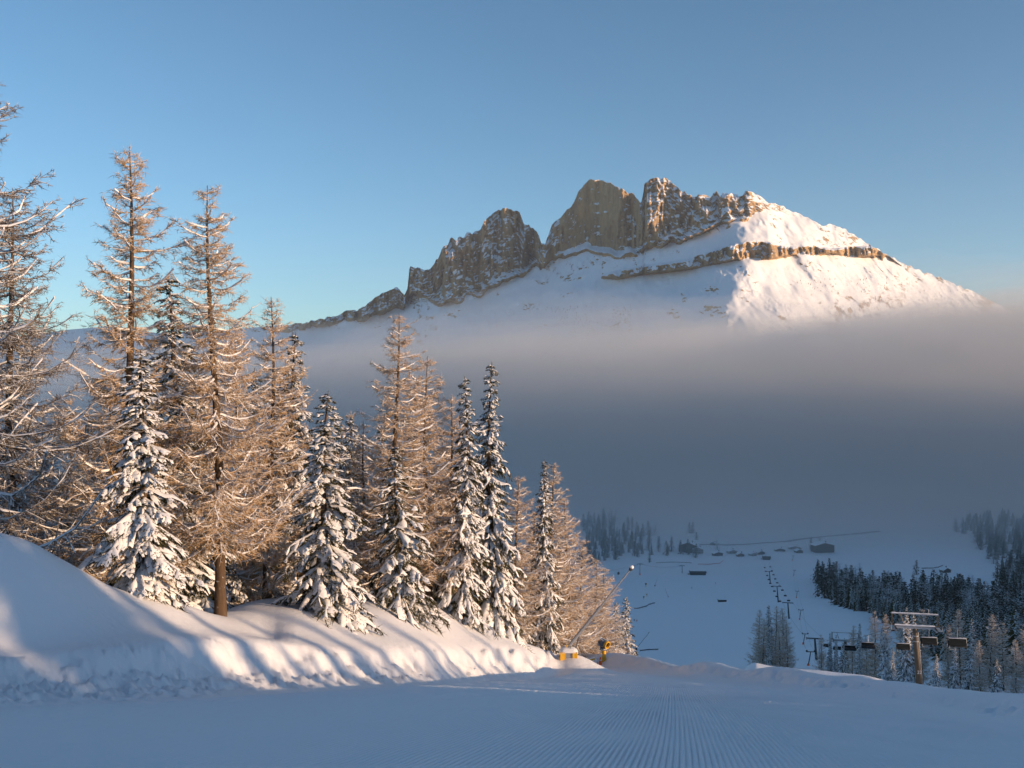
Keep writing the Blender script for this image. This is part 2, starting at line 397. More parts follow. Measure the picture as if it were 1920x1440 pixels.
def mountain_mat():
    m, n, l, b = mat('mountain_rock_snow')
    geo = n.new('ShaderNodeNewGeometry'); tc = n.new('ShaderNodeTexCoord')
    def noise(scale, detail=5, rough=0.6, vec=None):
        z = n.new('ShaderNodeTexNoise'); z.inputs['Scale'].default_value = scale; z.inputs['Detail'].default_value = detail
        z.inputs['Roughness'].default_value = rough; l.new(vec or tc.outputs['Object'], z.inputs['Vector']); return z
    def math_(op, a, b_=None):
        q = n.new('ShaderNodeMath'); q.operation = op
        for k_, s_ in enumerate((a, b_)):
            if s_ is None: continue
            if isinstance(s_, (int, float)): q.inputs[k_].default_value = s_
            else: l.new(s_, q.inputs[k_])
        return q.outputs[0]
    sep = n.new('ShaderNodeSeparateXYZ'); l.new(geo.outputs['Normal'], sep.inputs[0])
    mp = n.new('ShaderNodeMapping'); mp.inputs['Scale'].default_value = (1, 1, 0.28); l.new(tc.outputs['Object'], mp.inputs['Vector'])
    n1 = noise(0.022, 8, 0.72); n2 = noise(0.11, 5, 0.7); n3 = noise(0.012, 6, 0.65, mp.outputs[0]); n4 = noise(0.06, 6, 0.7, mp.outputs[0])
    # snow where the ground is flat enough, broken up by noise
    a = math_('ADD', sep.outputs['Z'], math_('MULTIPLY', math_('SUBTRACT', n1.outputs['Fac'], 0.5), 0.75))
    a = math_('ADD', a, math_('MULTIPLY', math_('SUBTRACT', n2.outputs['Fac'], 0.5), 0.75))
    r = n.new('ShaderNodeMapRange'); r.inputs['From Min'].default_value = 0.48; r.inputs['From Max'].default_value = 0.55; l.new(a, r.inputs['Value'])
    cr = n.new('ShaderNodeValToRGB'); e = cr.color_ramp.elements
    e[0].position = 0.32; e[0].color = (0.15, 0.115, 0.085, 1); e[1].position = 0.66; e[1].color = (0.55, 0.36, 0.17, 1)
    k = e.new(0.5); k.color = (0.38, 0.26, 0.14, 1)
    mixn = math_('ADD', math_('MULTIPLY', n3.outputs['Fac'], 0.55), math_('MULTIPLY', n4.outputs['Fac'], 0.45))
    l.new(mixn, cr.inputs[0])
    mx = n.new('ShaderNodeMix'); mx.data_type = 'RGBA'; mx.inputs['B'].default_value = (0.83, 0.85, 0.88, 1)
    l.new(cr.outputs[0], mx.inputs['A']); l.new(r.outputs[0], mx.inputs['Factor']); l.new(mx.outputs['Result'], b.inputs['Base Color'])
    bp = n.new('ShaderNodeBump'); bp.inputs['Strength'].default_value = 0.9; bp.inputs['Distance'].default_value = 5.0
    bh = math_('ADD', n4.outputs['Fac'], math_('MULTIPLY', n2.outputs['Fac'], 0.5))
    bh = math_('MULTIPLY', bh, math_('SUBTRACT', 1.15, r.outputs[0]))
    l.new(bh, bp.inputs['Height']); l.new(bp.outputs[0], b.inputs['Normal'])
    b.inputs['Roughness'].default_value = 0.85; b.inputs['Specular IOR Level'].default_value = 0.15
    return m
V, F = mountain_mesh()
MT = mountain_mat()
mtn = obj('mountain', mesh_np('mountain', V, F, [MT], True)); tag(mtn, kind='structure')

# ------------------------------------------------------------------ fog bank in the valley
def fog_layer(k, n, y0, rise, top, dens, mat_):
    xs = np.concatenate([np.linspace(-7000, -2500, 12)[:-1], np.linspace(-2500, 3200, 90), np.linspace(3200, 8000, 12)[1:]]); ys = np.concatenate([np.linspace(y0, y0+rise, 18), np.linspace(y0+rise, 3900, 30)[1:]])
    X, Y = np.meshgrid(xs, ys)
    wob = 140*fbm(X*0.0018, Y*0.0018, oct=3, s=80+k)
    tp = top + 0.075*np.clip(X, -1500, 2500) + 40*fbm(X*0.0020, Y*0.0020, oct=4, s=90) + 26*fbm(X*0.0045, Y*0.0045, oct=3, s=95+k)
    g = -300 + (tp+300)*sstep(y0-60, y0+rise, Y+wob)**0.8
    V1 = np.stack([X, Y+0*wob, g], -1).reshape(-1, 3)
    V0 = V1.copy(); V0[:, 2] = -330-2*k
    nr, nc = X.shape; N = nr*nc
    F1 = grid_faces(nr, nc); F0 = grid_faces(nr, nc)[:, ::-1]+N
    ring = np.concatenate([np.arange(nc), np.arange(1, nr)*nc+nc-1, (nr-1)*nc+np.arange(nc-2, -1, -1), np.arange(nr-2, 0, -1)*nc])
    rn = np.roll(ring, -1)
    side = np.stack([ring, ring+N, rn+N, rn], -1)
    return np.vstack([V1, V0]), [F1, F0, side]

def volume_mat(name, dens, col=(0.935, 0.94, 0.92), aniso=0.2):
    m = bpy.data.materials.new(name); m.use_nodes = True
    n, l = m.node_tree.nodes, m.node_tree.links
    n.remove(n['Principled BSDF'])
    v = n.new('ShaderNodeVolumePrincipled'); v.inputs['Color'].default_value = (*col, 1)
    v.inputs['Density'].default_value = dens; v.inputs['Anisotropy'].default_value = aniso
    l.new(v.outputs[0], n['Material Output'].inputs['Volume'])
    return m
FOG = [(780, 900, 138, 0.0004), (930, 800, 110, 0.0006), (1060, 700, 86, 0.0008), (1180, 600, 64, 0.0010), (1300, 500, 44, 0.0012), (1500, 500, 18, 0.0015)]
for k, (y0, rise, top, dens) in enumerate(FOG):
    V, F = fog_layer(k, len(FOG), y0, rise, top, dens, None)
    o = obj('fog_bank', mesh_np('fog_bank', V, F, [volume_mat('fog', dens)], True))
    tag(o, kind='stuff')

# thin even haze round everything
hz = bpy.data.meshes.new('haze'); a, b, c, d, e, f_ = -9600, 9600, -9600, 11200, -420, 1250
hz.from_pydata([(a, c, e), (b, c, e), (b, d, e), (a, d, e), (a, c, f_), (b, c, f_), (b, d, f_), (a, d, f_)], [], [(0, 3, 2, 1), (4, 5, 6, 7), (0, 1, 5, 4), (1, 2, 6, 5), (2, 3, 7, 6), (3, 0, 4, 7)])
hz.materials.append(volume_mat('haze', 2.2e-5, (0.93, 0.95, 0.98), 0.2)); tag(obj('haze', hz), kind='stuff')
# ------------------------------------------------------------------ tree builders
def norm(a): return a/np.maximum(np.linalg.norm(a, axis=-1, keepdims=True), 1e-9)

def tubes(P, R, k):
    """N polylines P (N,m,3) with radii R (N,m) -> k-sided tubes"""
    N, m = P.shape[:2]
    T = norm(np.gradient(P, axis=1))
    up = np.where(np.abs(T[..., 2:3]) > 0.92, np.array([1.0, 0, 0]), np.array([0, 0, 1.0]))
    S = norm(np.cross(T, up)); B = np.cross(S, T)
    a = np.linspace(0, 2*math.pi, k, endpoint=False)
    V = P[:, :, None, :] + R[:, :, None, None]*(np.cos(a)[None, None, :, None]*S[:, :, None, :] + np.sin(a)[None, None, :, None]*B[:, :, None, :])
    idx = np.arange(N*m*k).reshape(N, m, k)
    F = np.stack([idx[:, :-1, :], np.roll(idx, -1, 2)[:, :-1, :], np.roll(idx, -1, 2)[:, 1:, :], idx[:, 1:, :]], -1).reshape(-1, 4)
    return V.reshape(-1, 3), F

def cones(B, T, r):
    d = norm(T-B); up = np.where(np.abs(d[:, 2:3]) > 0.9, np.array([1.0, 0, 0]), np.array([0, 0, 1.0]))
    S = norm(np.cross(d, up)); Q = np.cross(S, d); r = np.broadcast_to(r, (len(B),))[:, None]
    V = np.stack([B+S*r, B-0.5*S*r+0.866*Q*r, B-0.5*S*r-0.866*Q*r, T], 1)
    i = np.arange(len(B))[:, None]*4
    F = np.concatenate([i+np.array([[0, 1, 3]]), i+np.array([[1, 2, 3]]), i+np.array([[2, 0, 3]])])
    return V.reshape(-1, 3), F

def strips(P, W, Hh):
    """arched snow lying along polylines: half tubes of half-width W and height Hh"""
    N, m = P.shape[:2]
    T = norm(np.gradient(P, axis=1)); up = np.array([0, 0, 1.0])
    S = norm(np.cross(T, np.broadcast_to(up, T.shape)))
    a = np.linspace(0, math.pi, 5)
    V = P[:, :, None, :] + W[:, :, None, None]*np.cos(a)[None, None, :, None]*S[:, :, None, :] + Hh[:, :, None, None]*(np.sin(a)-0.25)[None, None, :, None]*up
    idx = np.arange(N*m*5).reshape(N, m, 5)
    F = np.stack([idx[:, :-1, :-1], idx[:, :-1, 1:], idx[:, 1:, 1:], idx[:, 1:, :-1]], -1).reshape(-1, 4)
    return V.reshape(-1, 3), F

class Join:
    def __init__(s): s.V = []; s.F = []; s.n = 0
    def add(s, V, F):
        s.V.append(V); s.F.append(np.asarray(F)+s.n); s.n += len(V)
    def mesh(s, name, mats, smooth=True):
        q = [f for f in s.F if f.shape[1] == 4]; t = [f for f in s.F if f.shape[1] == 3]
        F = ([np.concatenate(q)] if q else [])+([np.concatenate(t)] if t else [])
        return mesh_np(name, np.concatenate(s.V), F, mats, smooth)

def bark_mat(name, c0, c1, frost):
    m, n, l, b = mat(name)
    tc = n.new('ShaderNodeTexCoord'); mp = n.new('ShaderNodeMapping'); mp.inputs['Scale'].default_value = (1, 1, 0.25)
    l.new(tc.outputs['Object'], mp.inputs['Vector'])
    nz = n.new('ShaderNodeTexNoise'); nz.inputs['Scale'].default_value = 9; nz.inputs['Detail'].default_value = 5
    l.new(mp.outputs[0], nz.inputs['Vector'])
    mx = n.new('ShaderNodeMix'); mx.data_type = 'RGBA'; mx.inputs['A'].default_value = (*c0, 1); mx.inputs['B'].default_value = (*c1, 1)
    l.new(nz.outputs['Fac'], mx.inputs['Factor'])
    n2 = n.new('ShaderNodeTexNoise'); n2.inputs['Scale'].default_value = 3.2; n2.inputs['Detail'].default_value = 6; n2.inputs['Roughness'].default_value = 0.7
    l.new(tc.outputs['Object'], n2.inputs['Vector'])
    geo = n.new('ShaderNodeNewGeometry'); sp = n.new('ShaderNodeSeparateXYZ'); l.new(geo.outputs['Normal'], sp.inputs[0])
    ad = n.new('ShaderNodeMath'); ad.operation = 'MULTIPLY_ADD'; ad.inputs[1].default_value = 0.35
    l.new(sp.outputs['Z'], ad.inputs[0]); l.new(n2.outputs['Fac'], ad.inputs[2])
    mr = n.new('ShaderNodeMapRange'); mr.inputs['From Min'].default_value = frost; mr.inputs['From Max'].default_value = frost+0.12
    l.new(ad.outputs[0], mr.inputs['Value'])
    m2 = n.new('ShaderNodeMix'); m2.data_type = 'RGBA'; m2.inputs['B'].default_value = (0.78, 0.79, 0.81, 1)
    l.new(mx.outputs['Result'], m2.inputs['A']); l.new(mr.outputs[0], m2.inputs['Factor']); l.new(m2.outputs['Result'], b.inputs['Base Color'])
    bp = n.new('ShaderNodeBump'); bp.inputs['Strength'].default_value = 0.7; bp.inputs['Distance'].default_value = 0.03
    l.new(nz.outputs['Fac'], bp.inputs['Height']); l.new(bp.outputs[0], b.inputs['Normal'])
    b.inputs['Roughness'].default_value = 0.9; b.inputs['Specular IOR Level'].default_value = 0.1
    return m

def low_tree(seed, Ht=15.0, spread=3.2):
    g = np.random.default_rng(seed); nb = 70; f = np.linspace(0.02, 0.97, nb); az = np.arange(nb)*2.4+g.uniform(-.4, .4, nb)
    L = spread*(1-f)**0.8*g.uniform(0.7, 1.15, nb)+0.25; B = np.stack([0*f, 0*f, f*Ht+0.05*Ht*(1-f)], -1)
    T = np.stack([np.cos(az)*L, np.sin(az)*L, f*Ht-0.45*L], -1); J = Join(); J.add(*cones(B, T, 0.28*L+0.12)); J.add(*cones(np.zeros((1, 3)), np.array([[0, 0, Ht]]), 0.35))
    return np.concatenate(J.V), np.concatenate(J.F)

BARK = bark_mat('bark', (0.05, 0.036, 0.026), (0.15, 0.10, 0.062), 0.62)
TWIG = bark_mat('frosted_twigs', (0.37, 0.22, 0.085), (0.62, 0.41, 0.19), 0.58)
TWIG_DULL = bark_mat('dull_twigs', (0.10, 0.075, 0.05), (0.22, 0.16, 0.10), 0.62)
NEEDLE = bark_mat('spruce_needles', (0.028, 0.034, 0.014), (0.10, 0.085, 0.035), 0.70)
SNOWT = snow_mat('tree_snow', 5.0, 0.5, 0.06, (0.85, 0.86, 0.88))

def trunk_line(Ht, r, lean, seed, m=16):
    f = np.linspace(0, 1, m)
    g = np.random.default_rng(seed)
    ph = g.uniform(0, 6.28, 4)
    x = lean[0]*f + 0.012*Ht*np.sin(f*5+ph[0])*f; y = lean[1]*f + 0.012*Ht*np.sin(f*4+ph[1])*f
    P = np.stack([x, y, f*Ht-0.25*(f == 0)], -1)
    R = r*(1-f)**0.85+0.012
    R[0] *= 1.25
    return P, R

def on_trunk(P, f):
    i = np.clip(f*(len(P)-1), 0, len(P)-1.001); k = i.astype(int); a = (i-k)[:, None]
    return P[k]*(1-a)+P[k+1]*a

def make_larch(seed, Ht=20.0, spread=3.2, crown0=0.12, dens=1.0, twig_mat=None, droop=0.35, bare_low=0.0, r0=0.0115, fine=1.0):
    g = np.random.default_rng(seed)
    lean = g.uniform(-0.5, 0.5, 2)*Ht/20
    TP, TR = trunk_line(Ht, r0*Ht, lean, seed)
    J = Join(); J.add(*tubes(TP[None], TR[None], 9)); trunk = J.mesh('larch_trunk', [BARK])
    nb = int(9.5*Ht*dens)
    f = crown0 + (0.985-crown0)*np.sort(g.uniform(0, 1, nb)**1.05)
    B = on_trunk(TP, f)
    az = np.arange(nb)*2.39996+g.uniform(-0.5, 0.5, nb)
    rel = (1-f)/(1-crown0)
    L = spread*(rel**0.72*0.95+0.07)*g.uniform(0.45, 1.15, nb)*(1-0.45*bare_low*sstep(0.75, 1.0, rel))
    long = g.uniform(0, 1, nb) < 0.07; L = np.where(long, L*1.45, L)
    m = 8; s = np.linspace(0, 1, m)[None, :]
    dr = droop*(0.4+0.9*rel)*g.uniform(0.6, 1.4, nb)
    rise = g.uniform(-0.1, 0.25, nb)*(1-rel)+0.45*(1-rel)**2
    zc = L[:, None]*(rise[:, None]*s - dr[:, None]*np.sin(s*2.3)*0.75 + dr[:, None]*0.75*s**3.0*1.2)
    bend = g.uniform(-0.35, 0.35, nb)[:, None]*s**2
    ca, sa = np.cos(az)[:, None], np.sin(az)[:, None]
    out = L[:, None]*s
    P = np.stack([B[:, 0:1]+ca*out-sa*bend*L[:, None], B[:, 1:2]+sa*out+ca*bend*L[:, None], B[:, 2:3]+zc], -1)
    P = P + g.normal(0, 0.02, P.shape)*L[:, None, None]*s[..., None]
    R = (0.009+0.012*L[:, None])*(1-0.85*s)
    J = Join(); J.add(*tubes(P, R, 4))
    SN = Join()
    W = R*1.4+0.022
    hN = np.clip(fbm(P[..., 0]*2.1, P[..., 1]*2.1, P[..., 2]*2.1, oct=2, s=seed)+0.35, 0.0, 1.0)
    Hn = (0.03+0.08*hN)*(hN > 0.02)*np.minimum(1, L[:, None]/1.0)
    SN.add(*strips(P+np.array([0, 0, 1])*(R*0.7)[..., None], W*(0.5+0.6*hN), Hn+0.004))
    # secondary twigs
    n2 = np.maximum(3, (L/0.076*fine).astype(int)); bi = np.repeat(np.arange(nb), n2)
    ss = g.uniform(0.06, 1.0, len(bi)); k = np.clip(ss*(m-1), 0, m-1.001); ki = k.astype(int); ka = (k-ki)[:, None]
    Q = P[bi, ki]*(1-ka)+P[bi, ki+1]*ka
    dirb = norm(P[bi, ki+1]-P[bi, ki])
    side = np.stack([-np.sin(az[bi]), np.cos(az[bi]), 0*az[bi]], -1)*np.sign(g.uniform(-1, 1, len(bi)))[:, None]
    hang = (0.15+0.75*rel[bi]*g.uniform(0, 1, len(bi)))[:, None]
    d2 = norm(dirb*0.75 + side*g.uniform(0.3, 1.0, (len(bi), 1)) - np.array([0, 0, 1])*hang + g.normal(0, 0.22, (len(bi), 3)))
    L2 = (0.20+0.30*np.minimum(L[bi], 2.6)*(1-0.5*ss))*g.uniform(0.5, 1.2, len(bi))
    M1 = Q+d2*L2[:, None]*0.55; M2 = Q+d2*L2[:, None] + np.array([0, 0, 1])*(L2*g.uniform(-0.22, 0.18, len(bi)))[:, None]
    PP = np.stack([Q, M1, M2], 1)
    RR = np.stack([0.011+0*L2, 0.008+0*L2, 0.003+0*L2], 1)
    J.add(*tubes(PP, RR, 3))
    # twiglets
    n3 = 6 if fine >= 1 else 4; ti = np.repeat(np.arange(len(bi)), n3); s3 = g.uniform(0.1, 1, len(ti))[:, None]
    q = np.where(s3 < 0.55, Q[ti]+(M1[ti]-Q[ti])*s3/0.55, M1[ti]+(M2[ti]-M1[ti])*(s3-0.55)/0.45)
    d3 = norm(d2[ti]*0.5+g.normal(0, 0.65, (len(ti), 3)) - np.array([0, 0, 1])*0.25*rel[bi][ti][:, None])
    J.add(*cones(q, q+d3*g.uniform(0.10, 0.36, (len(ti), 1)), 0.0135 if fine >= 1 else 0.03))
    # leader tuft
    nt = 90; ft = g.uniform(0.86, 1.0, nt); q = on_trunk(TP, ft); a = g.uniform(0, 6.28, nt)
    d = norm(np.stack([np.cos(a), np.sin(a), g.uniform(0.2, 1.3, nt)], -1))
    J.add(*cones(q, q+d*(0.12+0.05*spread*(1.02-ft)*12*g.uniform(0.4, 1, nt))[:, None], 0.010))
    # frosty snow on some of the secondary twigs
    pick = g.uniform(0, 1, len(bi)) < 0.24
    SN.add(*strips(PP[pick]+np.array([0, 0, 0.012]), np.full((pick.sum(), 3), 0.016), np.tile([[0.02, 0.016, 0.004]], (pick.sum(), 1))))
    crown = J.mesh('larch_twigs', [twig_mat or TWIG])
    snow = SN.mesh('larch_snow', [SNOWT])
    return dict(kind='larch', H=Ht, parts=[('trunk', trunk), ('crown', crown), ('snow', snow)])

def pads(P, W, T, seed, nx=5):
    """draped snow pads along polylines: arched across, irregular outline"""
    N, m = P.shape[:2]
    g = np.random.default_rng(seed)
    Tn = norm(np.gradient(P, axis=1)); up = np.array([0, 0, 1.0])
    S = norm(np.cross(Tn, np.broadcast_to(up, Tn.shape)))
    a = np.linspace(-1, 1, nx)[None, None, :]
    jag = 1+0.45*g.uniform(-1, 1, (N, m, nx))*(np.abs(a) > 0.6)
    w = W[:, :, None]*a*jag
    z = T[:, :, None]*(1-1.1*np.abs(a)**2.0) - 0.50*np.abs(w)**1.25*np.ones_like(a) + 0.25*T[:, :, None]*g.uniform(-1, 1, (N, m, nx))
    V = P[:, :, None, :]+w[..., None]*S[:, :, None, :]+z[..., None]*up
    idx = np.arange(N*m*nx).reshape(N, m, nx)
    F = np.stack([idx[:, :-1, :-1], idx[:, :-1, 1:], idx[:, 1:, 1:], idx[:, 1:, :-1]], -1).reshape(-1, 4)
    return V.reshape(-1, 3), F

def make_spruce(seed, Ht=14.0, spread=2.3, crown0=0.04, load=0.75, dens=1.0, far=False, r0=0.016, gaps=0.15):
    g = np.random.default_rng(seed)
    lean = g.uniform(-0.2, 0.2, 2)*Ht/14
    TP, TR = trunk_line(Ht, r0*Ht, lean, seed)
    J = Join(); J.add(*tubes(TP[None], TR[None], 6 if far else 9)); trunk = J.mesh('spruce_trunk', [BARK])
    nb = int((3.2 if far else 14.0)*Ht*dens)
    f = crown0+(0.985-crown0)*np.linspace(0, 1, nb)**0.95 + g.normal(0, 0.006, nb); f = np.clip(f, crown0, 0.99)
    B = on_trunk(TP, f); rel = (1-f)/(1-crown0)
    az = np.arange(nb)*2.39996+g.uniform(-0.6, 0.6, nb)
    lump = 1+0.28*vnoise(np.cos(az)*1.6+seed, np.sin(az)*1.6, f*7.0, s=seed)
    L = spread*(rel**0.78*0.98+0.04)*g.uniform(0.6, 1.12, nb)*lump
    L = np.where((g.uniform(0, 1, nb) < gaps), L*0.55, L)
    m = 5 if far else 7; s = np.linspace(0, 1, m)[None, :]
    pitch = 0.30-0.95*rel**0.55+g.normal(0, 0.10, nb)       # upper branches rise, lower ones sag
    zc = L[:, None]*(pitch[:, None]*s - 0.42*rel[:, None]*s**2*(1-0.55*s))
    ca, sa = np.cos(az)[:, None], np.sin(az)[:, None]
    cz = 1/np.sqrt(1+np.minimum(0, pitch)[:, None]**2)
    out = L[:, None]*s*cz
    P = np.stack([B[:, 0:1]+ca*out, B[:, 1:2]+sa*out, B[:, 2:3]+zc], -1)
    wig = g.normal(0, 0.035, (nb, m, 3))*L[:, None, None]*s[..., None]; P = P+wig
    R = (0.006+0.010*L[:, None])*(1-0.85*s)
    C = Join(); C.add(*tubes(P, R, 3)); SN = Join()
    # side sprays
    n2 = np.full(nb, 3) if far else np.maximum(4, (L/0.16).astype(int)); bi = np.repeat(np.arange(nb), n2)
    ss = g.uniform(0.12, 1.0, len(bi)); k = np.clip(ss*(m-1), 0, m-1.001); ki = k.astype(int); ka = (k-ki)[:, None]
    Q = P[bi, ki]*(1-ka)+P[bi, ki+1]*ka; db = norm(P[bi, ki+1]-P[bi, ki])
    side = np.stack([-np.sin(az[bi]), np.cos(az[bi]), 0*az[bi]], -1)*np.sign(g.uniform(-1, 1, len(bi)))[:, None]
    d2 = norm(db*0.9+side*g.uniform(0.25, 1.0, (len(bi), 1))-np.array([0, 0, 1])*g.uniform(0.05, 0.55, (len(bi), 1)))
    L2 = (0.14+0.36*L[bi]*(1-0.6*ss))*g.uniform(0.6, 1.25, len(bi))
    L2 = np.minimum(L2, 0.95)
    q3 = np.linspace(0, 1, 4)[None, :, None]
    PP = Q[:, None, :]+d2[:, None, :]*L2[:, None, None]*q3 - np.array([0, 0, 1])*(L2*0.30)[:, None, None]*q3**2
    C.add(*tubes(PP, (0.022 if not far else 0.06)*(1-0.8*q3[..., 0])*np.ones((len(bi), 1)), 3))
    # needle tassels hanging from the sprays
    n3 = 4 if far else 15; ti = np.repeat(np.arange(len(bi)), n3); s3 = g.uniform(0, 1, len(ti))
    kk = np.clip(s3*3, 0, 2.999); k0 = kk.astype(int); kf = (kk-k0)[:, None]
    q = PP[ti, k0]*(1-kf)+PP[ti, k0+1]*kf
    d3 = norm(d2[ti]*0.55+g.normal(0, 0.5, (len(ti), 3))-np.array([0, 0, 1])*g.uniform(0.0, 0.9, (len(ti), 1)))
    C.add(*cones(q, q+d3*(L2[ti]*g.uniform(0.28, 0.68, len(ti)))[:, None], 0.24 if far else 0.026))
    # snow: pads on sprays and along the branches
    has = g.uniform(0, 1, len(bi)) < load*(0.75+0.4*vnoise(Q[:, 0]*0.9, Q[:, 1]*0.9, Q[:, 2]*0.9, s=seed+5))
    w0 = np.array([0.35, 0.9, 1.0, 0.45])[None, :]*g.uniform(0.45, 1.4, (int(has.sum()), 4))
    SN.add(*pads(PP[has]+np.array([0, 0, 0.015]), w0*(L2[has]*g.uniform(0.14, 0.36, has.sum()))[:, None]+0.012, w0*(L2[has]*g.uniform(0.08, 0.20, has.sum()))[:, None], seed, 3 if far else 5))
    hb = g.uniform(0, 1, nb) < load
    wb = (0.30+0.70*np.sin(np.linspace(0.2, 2.9, m)))[None, :]*g.uniform(0.15, 1.5, (int(hb.sum()), m))
    SN.add(*pads(P[hb]+np.array([0, 0, 0.02]), wb*(0.03+0.07*L[hb]*g.uniform(0.4, 1.3, hb.sum()))[:, None], wb*(0.02+0.05*L[hb]*g.uniform(0.5, 1.3, hb.sum()))[:, None], seed+1, 3 if far else 5))
    # tufts up the leader
    nt = 30; ft = g.uniform(0.9, 1.0, nt); q = on_trunk(TP, ft); a = g.uniform(0, 6.28, nt)
    d = norm(np.stack([np.cos(a), np.sin(a), g.uniform(0.1, 0.9, nt)], -1))
    C.add(*cones(q, q+d*(0.10+spread*(1-ft)*0.9)[:, None], 0.02))
    crown = C.mesh('spruce_needles', [NEEDLE]); snow = SN.mesh('spruce_snow', [SNOWT])
    return dict(kind='spruce', H=Ht, parts=[('trunk', trunk), ('crown', crown), ('snow', snow)])

def merged(proto, name):
    """one mesh of a far tree with its trunk, crown and snow materials"""
    V = []; F4 = []; F3 = []; m4 = []; m3 = []; mats = []; n = 0
    for k, (pn, me) in enumerate(proto['parts']):
        v = np.empty(len(me.vertices)*3, np.float32); me.vertices.foreach_get('co', v); v = v.reshape(-1, 3)
        tot = np.empty(len(me.polygons), np.int32); me.polygons.foreach_get('loop_total', tot)
        st = np.empty(len(me.polygons), np.int32); me.polygons.foreach_get('loop_start', st)
        li = np.empty(len(me.loops), np.int32); me.loops.foreach_get('vertex_index', li)
        for c, Fl, ml in ((4, F4, m4), (3, F3, m3)):
            sel = st[tot == c]
            if len(sel): Fl.append(li[sel[:, None]+np.arange(c)]+n); ml.append(np.full(len(sel), k))
        mats.append(me.materials[0]); V.append(v); n += len(v)
    F = [np.concatenate(f) for f in (F4, F3) if f]; mi = np.concatenate([np.concatenate(x) for x in (m4, m3) if x])
    return mesh_np(name, np.concatenate(V), F, mats, True, mi)

def plant(proto, x, y, Ht, rz, label, cat, group, name=None, sx=1.0, sink=0.15, z=None):
    zz = float(H(x, y)) if z is None else z
    t = empty(name or (proto['kind']+'_tree'), (x, y, zz-sink), rz, label, cat, group)
    s = Ht/proto['H']; t.scale = (s*sx, s*sx, s)
    for pn, me in proto['parts']:
        c = obj(pn, me, t)
        if pn != 'trunk': c['kind'] = 'stuff'
    return t

import time; _t0 = time.time()
LARCH = [make_larch(101, 21, 3.5, 0.08, 0.95), make_larch(102, 21, 3.4, 0.17, 0.95), make_larch(103, 18, 3.1, 0.08, 1.0, droop=0.28),
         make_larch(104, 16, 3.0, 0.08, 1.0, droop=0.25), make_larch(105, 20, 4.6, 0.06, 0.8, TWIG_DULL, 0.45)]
SPRUCE = [make_spruce(201, 12.5, 2.4, 0.03, 1.1), make_spruce(202, 14, 2.7, 0.03, 0.8), make_spruce(203, 18, 2.5, 0.06, 0.82),
          make_spruce(204, 11, 2.6, 0.03, 0.55, gaps=0.25)]
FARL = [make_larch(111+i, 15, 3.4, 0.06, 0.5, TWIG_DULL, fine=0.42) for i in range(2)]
FARS = [make_spruce(211+i, 15, [3.2, 3.7, 2.7][i], 0.02, 0.05, dens=1.5, far=True) for i in range(3)]
print('protos', time.time()-_t0)

